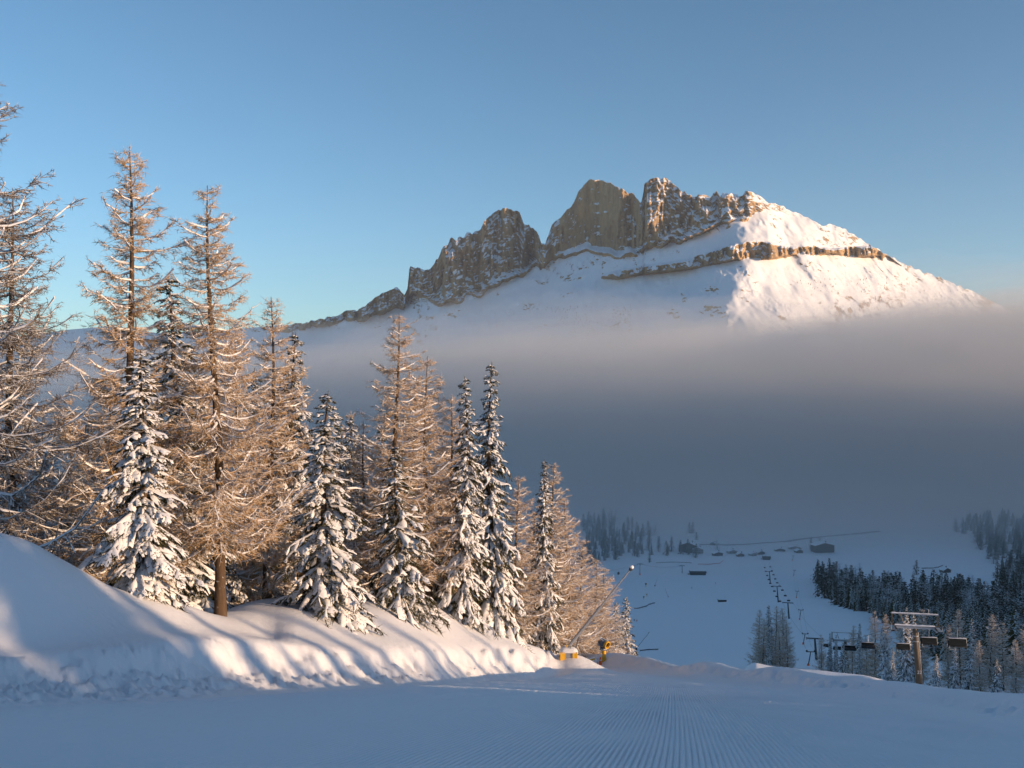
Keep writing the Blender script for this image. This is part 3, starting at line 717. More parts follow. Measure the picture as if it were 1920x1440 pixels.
# ------------------------------------------------------------------ trees on the left bank
# (kind, prototype, photo column of the tip, photo row of the tip, distance, turn, width, label)
BANK = [
 ('L', 4, -105, 60, 40, 0.3, 1.15, 'tall bare larch past the left picture edge, snowy branch tips reaching in'),
 ('L', 4, 28, 350, 47, 1.3, 1.0, 'dull brown larch with sweeping dark limbs at the left picture edge'),
 ('L', 0, 238, 272, 50, 2.2, 1.0, 'tallest bare larch in view, snow on its long drooping limbs'),
 ('S', 0, 262, 655, 43, 0.4, 1.0, 'spruce thickly padded with white snow at the foot of the tallest larch'),
 ('S', 2, 310, 515, 55, 1.0, 1.15, 'tall snowy spruce just right of the tallest larch'),
 ('L', 1, 413, 348, 51, 0.8, 0.95, 'second tallest larch with bare dark lower trunk standing in the dip'),
 ('L', 2, 500, 555, 64, 2.9, 1.0, 'golden larch close behind the larch with the bare dark trunk'),
 ('S', 2, 558, 622, 66, 4.0, 1.0, 'slim snowy spruce rising behind the left of the twin-topped pair'),
 ('S', 1, 612, 733, 60, 5.2, 1.1, 'broad snow-laden spruce reaching down to the bank, centre of the left stand'),
 ('L', 3, 657, 770, 96, 0.5, 0.8, 'small distant pale larch showing in the gap right of the broad spruce'),
 ('L', 2, 733, 588, 74, 1.7, 1.12, 'golden larch with a feathery pointed tip, tallest right of the broad spruce'),
 ('S', 3, 748, 835, 69, 2.5, 1.1, 'low dark spruce with drooping snowy skirts under the feathery golden larch'),
 ('L', 3, 805, 668, 80, 3.3, 1.05, 'golden larch between the feathery larch and the two slim spruces'),
 ('S', 2, 868, 704, 79, 0.9, 0.85, 'slim snowy spruce, left one of the two spires'),
 ('S', 2, 925, 678, 85, 3.6, 0.95, 'tall snowy spruce, right one of the two spires, by the ploughed edge'),
 ('L', 3, 966, 890, 92, 4.4, 1.0, 'golden larch tucked behind the right spire'),
 ('S', 2, 1022, 860, 98, 5.1, 0.7, 'thin dark-tipped spruce left of the snow lance larches'),
 ('L', 2, 1038, 866, 100, 0.2, 1.05, 'sunlit larch standing behind the snow lance'),
 ('L', 3, 1066, 935, 106, 1.4, 1.1, 'sunlit larch leaning over the snow lance from behind'),
 ('L', 2, 1112, 1048, 122, 2.0, 1.1, 'small sunlit larch left of the fan snow gun'),
 ('L', 3, 1136, 1062, 124, 3.0, 1.25, 'small sunlit larch right behind the fan snow gun'),
 ('S', 1, 1174, 1118, 150, 4.2, 0.9, 'dark shaded spruce at the right end of the left stand'),
 ('S', 2, 1154, 1128, 146, 0.7, 0.9, 'dark shaded spruce between the fan gun larch and the end spruce'),
 ('L', 3, 132, 742, 66, 1.1, 0.6, 'thin young larch pole in the gap left of the tallest larch'),
 ('L', 3, 160, 800, 70, 2.1, 0.6, 'leaning young larch pole beside the tallest larch'),
 ('L', 2, 196, 700, 62, 3.1, 0.95, 'brown larch half hidden behind the snow-padded spruce'),
 ('S', 1, 372, 800, 62, 4.0, 1.0, 'shaded spruce between the padded spruce and the dark larch trunk'),
 ('L', 2, 455, 600, 76, 5.0, 1.0, 'hidden golden larch behind the second tallest larch'),
 ('L', 3, 528, 700, 80, 0.9, 1.1, 'golden larch whose twigs fill the gap left of the broad spruce'),
 ('L', 3, 690, 790, 84, 2.7, 1.1, 'golden larch filling the gap left of the feathery larch'),
 ('S', 2, 660, 900, 76, 3.7, 0.9, 'shaded spruce low in the gap beside the broad spruce'),
 ('L', 3, 770, 720, 90, 4.7, 1.1, 'golden larch seen between two taller larches of the left stand'),
 ('L', 3, 838, 740, 92, 5.7, 1.0, 'golden larch behind the left spire'),
 ('S', 1, 820, 950, 82, 0.1, 0.9, 'half hidden snowy spruce at the foot of the left spire'),
 ('L', 3, 893, 860, 96, 1.9, 1.0, 'golden larch showing between the two spires'),
 ('S', 1, 975, 1050, 94, 2.9, 0.8, 'short snowy spruce at the edge right of the spires'),
 ('L', 3, 1000, 960, 104, 3.9, 1.0, 'sunlit larch behind the thin dark-tipped spruce'),
 ('L', 3, 1085, 1010, 116, 4.9, 1.0, 'sunlit larch between the lance larches and the fan gun larches'),
 ('L', 4, 70, 800, 58, 0.0, 1.0, 'low brown larch thicket at the far left behind the snow mound'),
 ('S', 3, 120, 930, 60, 2.0, 1.0, 'dark low spruce in the shade behind the left snow mound'),
 ('S', 1, 420, 930, 72, 1.0, 1.0, 'dark spruce in the shade behind the bare dark trunk'),
 ('S', 2, 490, 850, 84, 1.6, 1.0, 'shaded spruce deep in the stand right of the dark trunk'),
]
for kd, pi, u, v, Yt, rz, sx, lab in BANK:
    pr = (LARCH if kd == 'L' else SPRUCE)[pi]
    x, y = at(u, Yt); zb = float(H(x, y)); Ht = -float(PT(v))*Yt - zb + 0.15
    plant(pr, x, y, Ht, rz, lab, 'tree', 'trees of the left stand', sx=sx*(1.2 if kd == 'L' else 1.22)*(max(0.75, min(1.3, pr['H']/Ht*1.0))**0.5))

random.seed(5)
for i in range(30):
    u = random.uniform(-40, 1090); Yt = np.interp(u, [0, 300, 600, 800, 1000, 1090], [58, 66, 80, 92, 106, 124])+random.uniform(0, 26)
    v = np.interp(u, [0, 100, 200, 320, 480, 600, 700, 800, 930, 1000, 1090], [620, 760, 720, 700, 680, 800, 760, 770, 850, 950, 1040])+random.uniform(0, 110)
    kd = 'L' if random.random() < 0.65 else 'S'; pr = (LARCH if kd == 'L' else SPRUCE)[random.choice([2, 3] if kd == 'L' else [1, 2])]
    x, y = at(u, Yt); Ht = -float(PT(v))*Yt-float(H(x, y))
    if Ht < 4: continue
    plant(pr, x, y, Ht, random.uniform(0, 6.28), 'back row larch filling the depth of the left stand' if kd == 'L' else 'back row spruce filling the depth of the left stand', 'tree', 'back rows of the left stand', sx=1.1)
# ------------------------------------------------------------------ trees right of the piste and down the slope
FAR_L = [merged(p, 'far_larch') for p in FARL]; FAR_S = [merged(p, 'far_spruce') for p in FARS]
def tip_plant(kd, pi, u, v, Yt, rz, sx, lab, group, zmax=None):
    pr = (LARCH if kd == 'L' else SPRUCE)[pi]
    x, y = at(u, Yt); zb = float(H(x, y)); Ht = max(3.0, -float(PT(v))*Yt - zb + 0.15)
    return plant(pr, x, y, Ht, rz, lab, 'tree', group, sx=sx)
RIGHT = [
 ('L', 3, 1640, 1146, 236, 0.3, 1.0, 'left one of two larches with sunlit pinkish tips left of the lift pylon'),
 ('L', 2, 1657, 1150, 232, 1.3, 0.9, 'right one of two larches with sunlit pinkish tips left of the lift pylon'),
 ('S', 0, 1657, 1172, 222, 1.0, 0.9, 'snowy spruce under the two pinkish larch tips'),
 ('S', 2, 1699, 1138, 214, 2.0, 1.0, 'tall snowy spruce rising behind the near pylon crossarm'),
 ('S', 1, 1712, 1150, 220, 2.8, 0.9, 'snowy spruce hidden behind the near lift pylon'),
 ('L', 3, 1730, 1140, 240, 3.0, 0.9, 'dim larch showing through the pylon frame'),
 ('L', 3, 1689, 1148, 250, 3.0, 0.7, 'slim dim larch left of the pylon frame'),
 ('S', 1, 1756, 1226, 200, 4.0, 1.1, 'small bluish spruce right of the pylon foot'),
 ('S', 1, 1674, 1216, 206, 4.6, 0.9, 'small pointed bluish spruce left of the pylon'),
 ('L', 2, 1801, 1142, 236, 5.0, 1.1, 'larch with dull orange tip right of the pylon'),
 ('S', 2, 1820, 1160, 214, 0.5, 1.0, 'snowy spruce with sunlit tip between two orange larches'),
 ('L', 2, 1856, 1151, 222, 1.5, 1.2, 'larch with the brightest orange tip near the right edge'),
 ('L', 3, 1882, 1166, 216, 2.5, 1.0, 'second orange tipped larch near the right edge'),
 ('L', 2, 1905, 1200, 204, 3.5, 1.3, 'shaded larch with spreading snowy limbs at the right picture edge'),
 ('L', 2, 1838, 1200, 208, 4.5, 1.2, 'shaded larch below the bright orange tip'),
 ('S', 1, 1790, 1210, 206, 5.5, 1.0, 'shaded snowy spruce below the dull orange tip'),
 ('L', 2, 1778, 1170, 228, 0.1, 1.0, 'shaded dark larch right of the near chair'),
 ('S', 3, 1870, 1235, 198, 1.1, 1.1, 'low shaded spruce by the bank near the right edge'),
 ('L', 3, 1925, 1170, 220, 2.1, 1.2, 'shaded larch cut by the right picture edge'),
 ('L', 3, 1540, 1190, 296, 0.4, 1.1, 'larch left of the second pylon, first of the row'),
 ('S', 2, 1556, 1186, 300, 1.4, 0.9, 'narrow dark spruce right behind the second pylon, left of two'),
 ('S', 2, 1568, 1190, 298, 2.4, 0.8, 'narrow dark spruce right behind the second pylon, right of two'),
 ('S', 2, 1584, 1196, 288, 3.4, 0.9, 'narrow dark spruce just right of the second pylon'),
 ('L', 3, 1598, 1172, 278, 4.4, 1.2, 'dark larch with spreading top right of the second pylon'),
 ('S', 2, 1612, 1168, 270, 5.4, 0.9, 'dark spruce left of the pinkish larch tips'),
 ('S', 3, 1580, 1205, 262, 5.9, 1.0, 'low snowy spruce on the bank right of the second pylon'),
 ('L', 3, 1625, 1190, 250, 0.9, 1.1, 'shaded larch left below the pinkish larch tips'),
 ('S', 1, 1612, 1226, 246, 1.9, 0.9, 'low bluish spruce below the spreading dark larch'),
 ('L', 2, 1424, 1142, 312, 0.2, 1.2, 'leftmost larch of the dark clump on the snowfield'),
 ('S', 2, 1440, 1134, 316, 1.2, 1.1, 'tallest spruce of the dark clump on the snowfield'),
 ('L', 2, 1453, 1136, 310, 2.2, 1.2, 'larch in the middle of the dark clump on the snowfield'),
 ('L', 2, 1467, 1140, 318, 3.2, 1.3, 'rightmost larch of the dark clump on the snowfield'),
 ('S', 1, 1442, 1188, 300, 4.2, 0.9, 'snowy spruce at the front of the dark clump'),
 ('L', 3, 1430, 1160, 304, 5.2, 1.2, 'front left larch of the dark clump'),
 ('L', 3, 1462, 1180, 298, 0.8, 1.5, 'low larch with snowy fanned limbs at the front of the dark clump'),
 ('L', 3, 1477, 1165, 306, 1.8, 1.1, 'small larch at the right foot of the dark clump'),
]
for r_ in RIGHT: tip_plant(*r_, 'trees below the piste on the right')

def far_tree(x, y, Ht, kind, label, group, name=None):
    me = random.choice(FAR_L if kind == 'L' else FAR_S)
    o = obj('larch_tree' if kind == 'L' else 'spruce_tree', me, None, (x, y, float(H(x, y))-0.2))
    s = Ht/15.0; o.scale = (s*random.uniform(1.3, 1.9),)*2+(s,); o.rotation_euler = (0, 0, random.uniform(0, 6.28))
    return tag(o, label, 'tree', group)

def in_poly(p, poly):
    c = False; x, y = p; j = len(poly)-1
    for i in range(len(poly)):
        xi, yi = poly[i]; xj, yj = poly[j]
        if (yi > y) != (yj > y) and x < (xj-xi)*(y-yi)/(yj-yi)+xi: c = not c
        j = i
    return c

def fill(poly, n, hmin, hmax, larch, label, group, mind=5.0):
    us = [p[0] for p in poly]; vs = [p[1] for p in poly]; pts = []; tries = 0
    while len(pts) < n and tries < n*60:
        tries += 1
        u, v = random.uniform(min(us), max(us)), random.uniform(min(vs), max(vs))
        if not in_poly((u, v), poly): continue
        x, y, z = ground_hit(u, v, 240, 2400)
        if any((x-a)**2+(y-b)**2 < mind**2 for a, b in pts): continue
        pts.append((x, y)); kd = 'L' if random.random() < larch else 'S'
        lab = label[0 if u < (min(us)*2+max(us))/3 else (1 if u < (min(us)+2*max(us))/3 else 2)] if isinstance(label, tuple) else label
        far_tree(x, y, random.uniform(hmin, hmax), kd, lab.replace('tree', 'larch' if kd == 'L' else 'spruce', 1), group)

random.seed(11)
# dark forest belt, base positions as photo outlines on the valley floor
fill([(1512, 1084), (1545, 1080), (1600, 1096), (1660, 1112), (1740, 1122), (1800, 1128), (1870, 1150), (1925, 1150), (1925, 1215), (1800, 1195), (1700, 1176), (1640, 1158), (1552, 1131)], 190, 18, 26, 0.25,
     ('dark tree in the left end of the forest belt by the snowfield', 'dark tree in the middle of the forest belt below the open snow', 'dark tree in the right end of the forest belt behind the orange larches'), 'forest belt right of the snowfield', 6)
fill([(1785, 1000), (1815, 1012), (1862, 1060), (1866, 1110), (1925, 1150), (1925, 985), (1800, 985)], 75, 16, 23, 0.2,
     'dark tree on the wooded hillside at the right picture edge', 'wooded hillside at the right edge', 8)
fill([(1100, 1000), (1180, 985), (1240, 1030), (1318, 1040), (1330, 1047), (1170, 1046), (1140, 1062), (1090, 1068)], 60, 15, 21, 0.25,
     ('foggy tree at the left end of the wood beside the lodge', 'foggy tree in the middle of the wood beside the lodge', 'foggy tree close to the lodge walls'), 'foggy wood by the lodge', 7)
fill([(1090, 985), (1150, 970), (1165, 985), (1100, 1000)], 24, 15, 20, 0.2,
     'misty tree in the wood fading into fog behind the sunlit larches', 'wood fading into the fog', 8)
for u, v, h, k, lab in [
    (1533, 1117, 17, 'S', 'lone spruce in front of the forest belt'),
    (1718, 1078, 17, 'S', 'lone spruce on the snowfield left of the small hut'),
    (1746, 1087, 9, 'S', 'small spruce left of a pair below the hut'),
    (1757, 1089, 9, 'S', 'small spruce right of a pair below the hut'),
    (1218, 1054, 15, 'S', 'lone spruce above the gondola pylon'),
    (1197, 1006, 17, 'S', 'left spruce of a misty trio above the foggy wood'),
    (1206, 1005, 18, 'S', 'middle spruce of a misty trio above the foggy wood'),
    (1216, 1003, 20, 'S', 'right spruce of a misty trio above the foggy wood'),
    (1228, 1003, 17, 'L', 'bare misty larch beside the misty trio'),
    (1293, 1000, 16, 'S', 'left spruce of a misty pair behind the lodge'),
    (1299, 1000, 17, 'S', 'right spruce of a misty pair behind the lodge'),
    (1306, 1012, 11, 'S', 'small misty spruce right behind the lodge'),
    (1345, 1030, 15, 'L', 'misty larch right of the lodge'),
    (1521, 1030, 17, 'S', 'bushy tree left of the large misty building'),
    (1536, 1028, 18, 'L', 'bushy bare tree behind the large misty building'),
    (1838, 1108, 12, 'S', 'small tree right end of the open snow by the wooded hillside'),
    (1783, 1106, 13, 'S', 'narrow spruce on the upper edge of the forest belt'),
    (1805, 1108, 16, 'S', 'left tree of the group at the upper right of the forest belt'),
    (1815, 1109, 17, 'L', 'middle tree of the group at the upper right of the forest belt'),
    (1826, 1110, 17, 'L', 'right tree of the group at the upper right of the forest belt')]:
    x, y, z = ground_hit(u, v, 240, 2400); far_tree(x, y, h, k, lab, 'single trees in the valley')

# off-frame wood on the sunward side of the run, whose shade falls over the piste
LOW = [low_tree(300+i, 15.0, [2.6, 3.2, 3.6][i]) for i in range(3)]
def joined_wood(spots, name):
    J = Join()
    for (x, y, h) in spots:
        v, t = random.choice(LOW); s = h/15.0; a = random.uniform(0, 6.28); c, d = math.cos(a), math.sin(a)
        J.add(np.stack([(v[:, 0]*c-v[:, 1]*d)*s*1.2+x, (v[:, 0]*d+v[:, 1]*c)*s*1.2+y, v[:, 2]*s+float(H(x, y))-0.3], -1), t)
    o = obj(name, J.mesh(name, [NEEDLE], False)); tag(o, kind='stuff'); return o
spots = []
for i in range(50):
    q = random.uniform(-25, 27); s_ = random.uniform(45, 120)
    spots.append((s_*SUN_H[0]-q*SUN_H[1], s_*SUN_H[1]+q*SUN_H[0], random.uniform(14, 21)))
for q, s_, h in [(30, 60, 12), (34, 75, 11), (37, 62, 8), (41, 85, 11), (44, 70, 8), (48, 95, 11), (52, 80, 8), (57, 100, 10), (62, 90, 8), (67, 120, 12), (73, 105, 9), (45, 120, 14), (54, 130, 13)]:
    spots.append((s_*SUN_H[0]-q*SUN_H[1], s_*SUN_H[1]+q*SUN_H[0], h))
for i in range(26):                                         # unseen saplings, added to shade the piste and its ploughed left edge
    q = 27+i*1.5+random.uniform(-0.6, 0.6); s_ = random.uniform(56, 64)
    if random.random() < 0.86: spots.append((s_*SUN_H[0]-q*SUN_H[1], s_*SUN_H[1]+q*SUN_H[0], random.uniform(6.2, 7.8)))
joined_wood(spots, 'roadside_wood')
# tree line on the slope right of the frame, shading the right-hand trees up to their tips
spots = []
for i in range(70):
    q = random.uniform(175, 300); s_ = random.uniform(225, 300)
    x, y = s_*SUN_H[0]-q*SUN_H[1], s_*SUN_H[1]+q*SUN_H[0]
    spots.append((x, y, random.uniform(5, 10)))
joined_wood(spots, 'slope_wood')

# the depths of the forest belt and the hillside, trunks no one could count
def mass(poly, n, h0, h1, name, mind=4.0):
    us = [p[0] for p in poly]; vs = [p[1] for p in poly]; pts = []
    for k in range(n*8):
        if len(pts) >= n: break
        u, v = random.uniform(min(us), max(us)), random.uniform(min(vs), max(vs))
        if not in_poly((u, v), poly): continue
        x, y, z = ground_hit(u, v, 240, 2400); pts.append((x, y, random.uniform(h0, h1)))
    joined_wood(pts, name)
mass([(1540, 1092), (1600, 1104), (1660, 1120), (1740, 1130), (1800, 1136), (1870, 1156), (1940, 1156), (1940, 1275), (1760, 1240), (1690, 1190), (1640, 1160), (1556, 1126)], 420, 13, 20, 'forest_belt')
mass([(1800, 1000), (1830, 1010), (1872, 1060), (1876, 1110), (1940, 1150), (1940, 975), (1815, 975)], 160, 14, 21, 'hillside_wood')
mass([(1095, 1005), (1170, 992), (1235, 1034), (1280, 1040), (1170, 1044), (1135, 1058), (1085, 1064)], 70, 11, 16, 'lodge_wood')
# ------------------------------------------------------------------ built objects
class MB(Join):
    def box(s, c, size, rz=0.0, taper=1.0):
        hx, hy, hz = [d/2 for d in size]; V = []
        for z, t in ((-hz, 1.0), (hz, taper)):
            for x, y in ((-hx, -hy), (hx, -hy), (hx, hy), (-hx, hy)): V.append((x*t, y*t, z))
        V = np.array(V); ca, sa = math.cos(rz), math.sin(rz)
        V = np.stack([V[:, 0]*ca-V[:, 1]*sa+c[0], V[:, 0]*sa+V[:, 1]*ca+c[1], V[:, 2]+c[2]], -1)
        s.add(V, np.array([[0, 3, 2, 1], [4, 5, 6, 7], [0, 1, 5, 4], [1, 2, 6, 5], [2, 3, 7, 6], [3, 0, 4, 7]])); return s
    def tube(s, p, q, r, r2=None, k=10, caps=True):
        P = np.array([[p, q]], float); R = np.array([[r, r if r2 is None else r2]], float)
        V, F = tubes(P, R, k); s.add(V, F)
        if caps:
            for e, o in ((0, 0), (1, k)):
                c = P[0, e][None]; i = np.arange(k); n = np.roll(i, -1)
                tri = np.stack([i, n, np.full(k, k)], -1) if e else np.stack([n, i, np.full(k, k)], -1)
                s.add(np.vstack([V[o:o+k], c]), tri)
        return s
    def path(s, pts, r, k=6):
        P = np.array([pts], float); s.add(*tubes(P, np.full(P.shape[:2], r), k)); return s
    def lathe(s, p, q, prof, k=16):
        """surface of revolution from p to q; prof = [(fraction along, radius), ...]"""
        p = np.array(p, float); q = np.array(q, float); P = np.array([[p+(q-p)*f for f, r in prof]]); R = np.array([[r for f, r in prof]])
        d = norm((q-p)[None])[0]; up = np.array([1.0, 0, 0]) if abs(d[2]) > 0.92 else np.array([0, 0, 1.0])
        S = norm(np.cross(d, up)[None])[0]; B = np.cross(S, d); a = np.linspace(0, 2*math.pi, k, endpoint=False)
        V = P[0][:, None, :]+R[0][:, None, None]*(np.cos(a)[None, :, None]*S+np.sin(a)[None, :, None]*B)
        s.add(V.reshape(-1, 3), grid_faces(len(prof), k, True)); return s
    def prism(s, prof, y0, y1):
        """x-z outline extruded along y"""
        n = len(prof); V = np.array([(x, y0, z) for x, z in prof]+[(x, y1, z) for x, z in prof])
        i = np.arange(n); j = np.roll(i, -1); s.add(V, np.stack([i, j, j+n, i+n], -1))
        c0 = np.array([[np.mean([p[0] for p in prof]), y0, np.mean([p[1] for p in prof])]]); c1 = c0.copy(); c1[0, 1] = y1
        s.add(np.vstack([V[:n], c0]), np.stack([j, i, np.full(n, n)], -1)); s.add(np.vstack([V[n:], c1]), np.stack([i, j, np.full(n, n)], -1)); return s
    def build(s, name, m, parent=None, smooth=False, label=None):
        me = s.mesh(name, [m], smooth); o = obj(name, me, parent)
        if smooth and hasattr(me, 'set_sharp_from_angle'): me.set_sharp_from_angle(angle=math.radians(40))
        if label: o['label'] = label
        return o

M_STEEL = plain('galvanised_steel', (0.42, 0.43, 0.44), 0.45, 0.7)
M_DARK = plain('dark_metal', (0.055, 0.06, 0.062), 0.5, 0.3)
M_YEL = plain('yellow_padding', (0.75, 0.42, 0.03), 0.55)
M_ORG = plain('orange_plastic', (0.8, 0.17, 0.04), 0.55)
M_BLUE = plain('blue_grey_paint', (0.10, 0.14, 0.19), 0.45)
M_WHITE = plain('white_paint', (0.75, 0.75, 0.74), 0.45)
M_BLACK = plain('black_rubber', (0.02, 0.02, 0.022), 0.7)
M_BUB = plain('smoked_bubble', (0.022, 0.024, 0.022), 0.5, spec=0.15)
M_WOOD = plain('dark_wood', (0.085, 0.055, 0.035), 0.8, 0, 0.3, 3.0)
M_WALL = plain('pale_render', (0.34, 0.31, 0.28), 0.85)
M_GLASS = plain('window_glass', (0.03, 0.035, 0.04), 0.12)
M_RED = plain('red_net', (0.4, 0.05, 0.05), 0.7)
M_SKIN = plain('skin', (0.5, 0.33, 0.25), 0.6)
M_SNOWP = SNOWT
M_PYL = plain('brown_pylon_steel', (0.11, 0.085, 0.06), 0.5, 0.3)

# --- snow lance on its padded box
def snow_lance():
    Yl = 88.0; x, y = at(1066, Yl); z = float(H(x, y))
    k = Yl/FPX
    t = empty('snow_lance', (x, y, z-0.4), 0, 'long grey snow lance tilted to the right on a yellow padded box', 'snow gun')
    MB().box((0, 0, 0.35), (1.25, 1.1, 1.1)).build('shaft_box', M_STEEL, t)
    for sx in (-1, 1):
        MB().box((sx*0.69, -0.1, 0.42), (0.12, 1.15, 0.85)).box((sx*0.52, -0.60, 0.42), (0.40, 0.10, 0.85)).build('padding', M_YEL, t)
    m = MB(); V = []
    a = np.linspace(0, 1, 9); b = np.linspace(0, 1, 7); A, Bq = np.meshgrid(a, b)
    sx_ = (A-0.5)*1.62; sy_ = (Bq-0.5)*1.35; hz = 0.26*(1-np.abs(2*A-1)**4)*(1-np.abs(2*Bq-1)**4)+0.04*vnoise(A*5, Bq*5, s=3)
    m.add(np.stack([sx_, sy_, 0.9+hz-0.10*(np.abs(2*A-1)**6+np.abs(2*Bq-1)**6)], -1).reshape(-1, 3), grid_faces(7, 9)); m.build('snow_cap', M_SNOWP, t, True)
    MB().box((-0.02, 0, 1.10), (0.42, 0.34, 0.5), 0, 0.7).build('pivot', M_YEL, t)
    d = np.array([117*k, 0.0, 146*k]); L = np.linalg.norm(d); d /= L; p0 = np.array([-0.02, 0, 1.15])
    MB().tube(p0, p0+d*L*0.50, 0.17, 0.13, 12).build('lower_tube', M_STEEL, t, True)
    MB().tube(p0+d*L*0.46, p0+d*L*0.515, 0.165, 0.165, 12).build('collar', M_STEEL, t, True)
    MB().tube(p0+d*L*0.5, p0+d*L*0.985, 0.085, 0.065, 10).build('upper_tube', M_STEEL, t, True)
    h = p0+d*L
    hd = MB().lathe(h-d*0.16, h+d*0.26, [(0, 0.0), (0.01, 0.11), (0.35, 0.17), (0.5, 0.17), (1, 0.12), (1.0, 0)], 14).build('head', M_DARK, t, True)
    MB().lathe(h-d*0.02+np.array([0, 0, 0.05]), h+d*0.34+np.array([0, 0, 0.04]), [(0, 0), (0.15, 0.15), (0.5, 0.19), (0.85, 0.13), (1, 0)], 12).build('snow_cap', M_SNOWP, hd, True)
    MB().tube((0.62, 0.1, 0.95), p0+d*1.6, 0.045, 0.045, 8).build('hydraulic_strut', M_DARK, t, True)
    MB().path([p0+d*0.3+np.array([0, -0.2, -0.1]), (0.1, -0.45, 0.9), (0.3, -0.5, 0.75)], 0.03).build('hose', M_BLACK, t, True)
snow_lance()

# --- fan snow gun
def fan_gun(x, y, sc, rz, label, group=None):
    t = empty('fan_snow_gun', (x, y, float(H(x, y))-0.1), rz, label, 'snow gun', group); t.scale = (sc,)*3
    MB().lathe((0, 0, 0), (0, 0, 1.15), [(0, 0), (0.0, 0.34), (0.5, 0.30), (0.8, 0.22), (1, 0.2), (1, 0)], 10).build('padded_foot', M_YEL, t, True)
    MB().lathe((0, 0, 1.1), (0, 0, 1.6), [(0, 0), (0, 0.26), (0.4, 0.30), (0.9, 0.26), (1, 0)], 10).build('padded_collar', M_YEL, t, True)
    MB().box((0, 0.05, 1.78), (1.05, 0.7, 0.36), 0.0, 0.85).box((-0.42, 0.05, 2.15), (0.16, 0.5, 0.8)).build('cradle', M_BLUE, t)
    MB().box((0.1, -0.36, 1.80), (0.5, 0.03, 0.12)).build('name_plate', M_WHITE, t)
    a = np.array([-0.42, 0.55, 2.72]); b = np.array([0.34, -0.62, 2.38]); d = norm((b-a)[None])[0]
    MB().lathe(a, b, [(0, 0), (0.0, 0.42), (0.2, 0.52), (0.7, 0.5), (1.0, 0.46)], 20).build('barrel', M_BLUE, t, True)
    MB().lathe(b-d*0.28, b+d*0.06, [(0, 0.49), (0.5, 0.55), (1, 0.50), (1, 0.40), (0.2, 0.36)], 20).build('nozzle_ring', M_YEL, t, True)
    MB().lathe(b-d*0.35, b-d*0.20, [(0, 0), (0.0, 0.42), (1, 0.42), (1, 0.0)], 16).build('fan_grille', M_BLACK, t, True)
    MB().lathe(a+np.array([-0.25, -0.25, -0.35]), a+np.array([-0.28, -0.52, -0.42]), [(0, 0), (0, 0.17), (1, 0.17), (1, 0)], 12).build('motor_cover', M_STEEL, t, True)
    P = np.array([a+d*0.1, a+d*0.5, a+d*0.9])[None]+np.array([0, 0, 0.40])
    m = MB(); m.add(*strips(P, np.full((1, 3), 0.36), np.array([[0.14, 0.17, 0.12]]))); m.build('snow_cap', M_SNOWP, t, True)
    return t
xg, yg = at(1132.5, 108)
fan_gun(xg, yg, 0.80, 0.15, 'fan snow gun with yellow ring and padded yellow foot beyond the lance')
def hydrant(u, Yh):
    x, y = at(u, Yh); t = empty('hydrant_post', (x, y, float(H(x, y))-0.1), 0.3, 'yellow padded hydrant arm on a post left of the fan snow gun', 'hydrant')
    MB().lathe((-0.42, 0, 0.92), (0.42, 0, 1.05), [(0, 0), (0.02, 0.13), (0.5, 0.15), (0.98, 0.13), (1, 0)], 10).build('padded_arm', M_YEL, t, True)
    MB().tube((0.1, 0, 0), (0, 0, 0.95), 0.07, 0.06).build('post', M_STEEL, t, True)
    m = MB(); m.add(*strips(np.array([[(-0.35, 0, 1.05), (0, 0, 1.1), (0.4, 0, 1.16)]]), np.full((1, 3), 0.12), np.full((1, 3), 0.08))); m.build('snow_cap', M_SNOWP, t, True)
hydrant(1108, 106)
for u, lab in ((1121, 'thin orange marker post nearest the hydrant'), (1126, 'short orange padded cone at the foot of the fan snow gun')):
    x, y = at(u, 107); t = empty('marker_post', (x, y, float(H(x, y))-0.05), 0, lab, 'marker')
    w = 0.06 if u == 1121 else 0.20
    MB().lathe((0, 0, 0), (0, 0, 0.85), [(0, 0), (0, w), (0.6, w*0.7), (1, w*0.3), (1, 0)], 10).build('post', M_ORG, t, True)
    MB().lathe((0, 0, 0.5), (0, 0, 0.62), [(0, w*0.8), (1, w*0.68)], 10).build('band', M_WHITE, t, True)

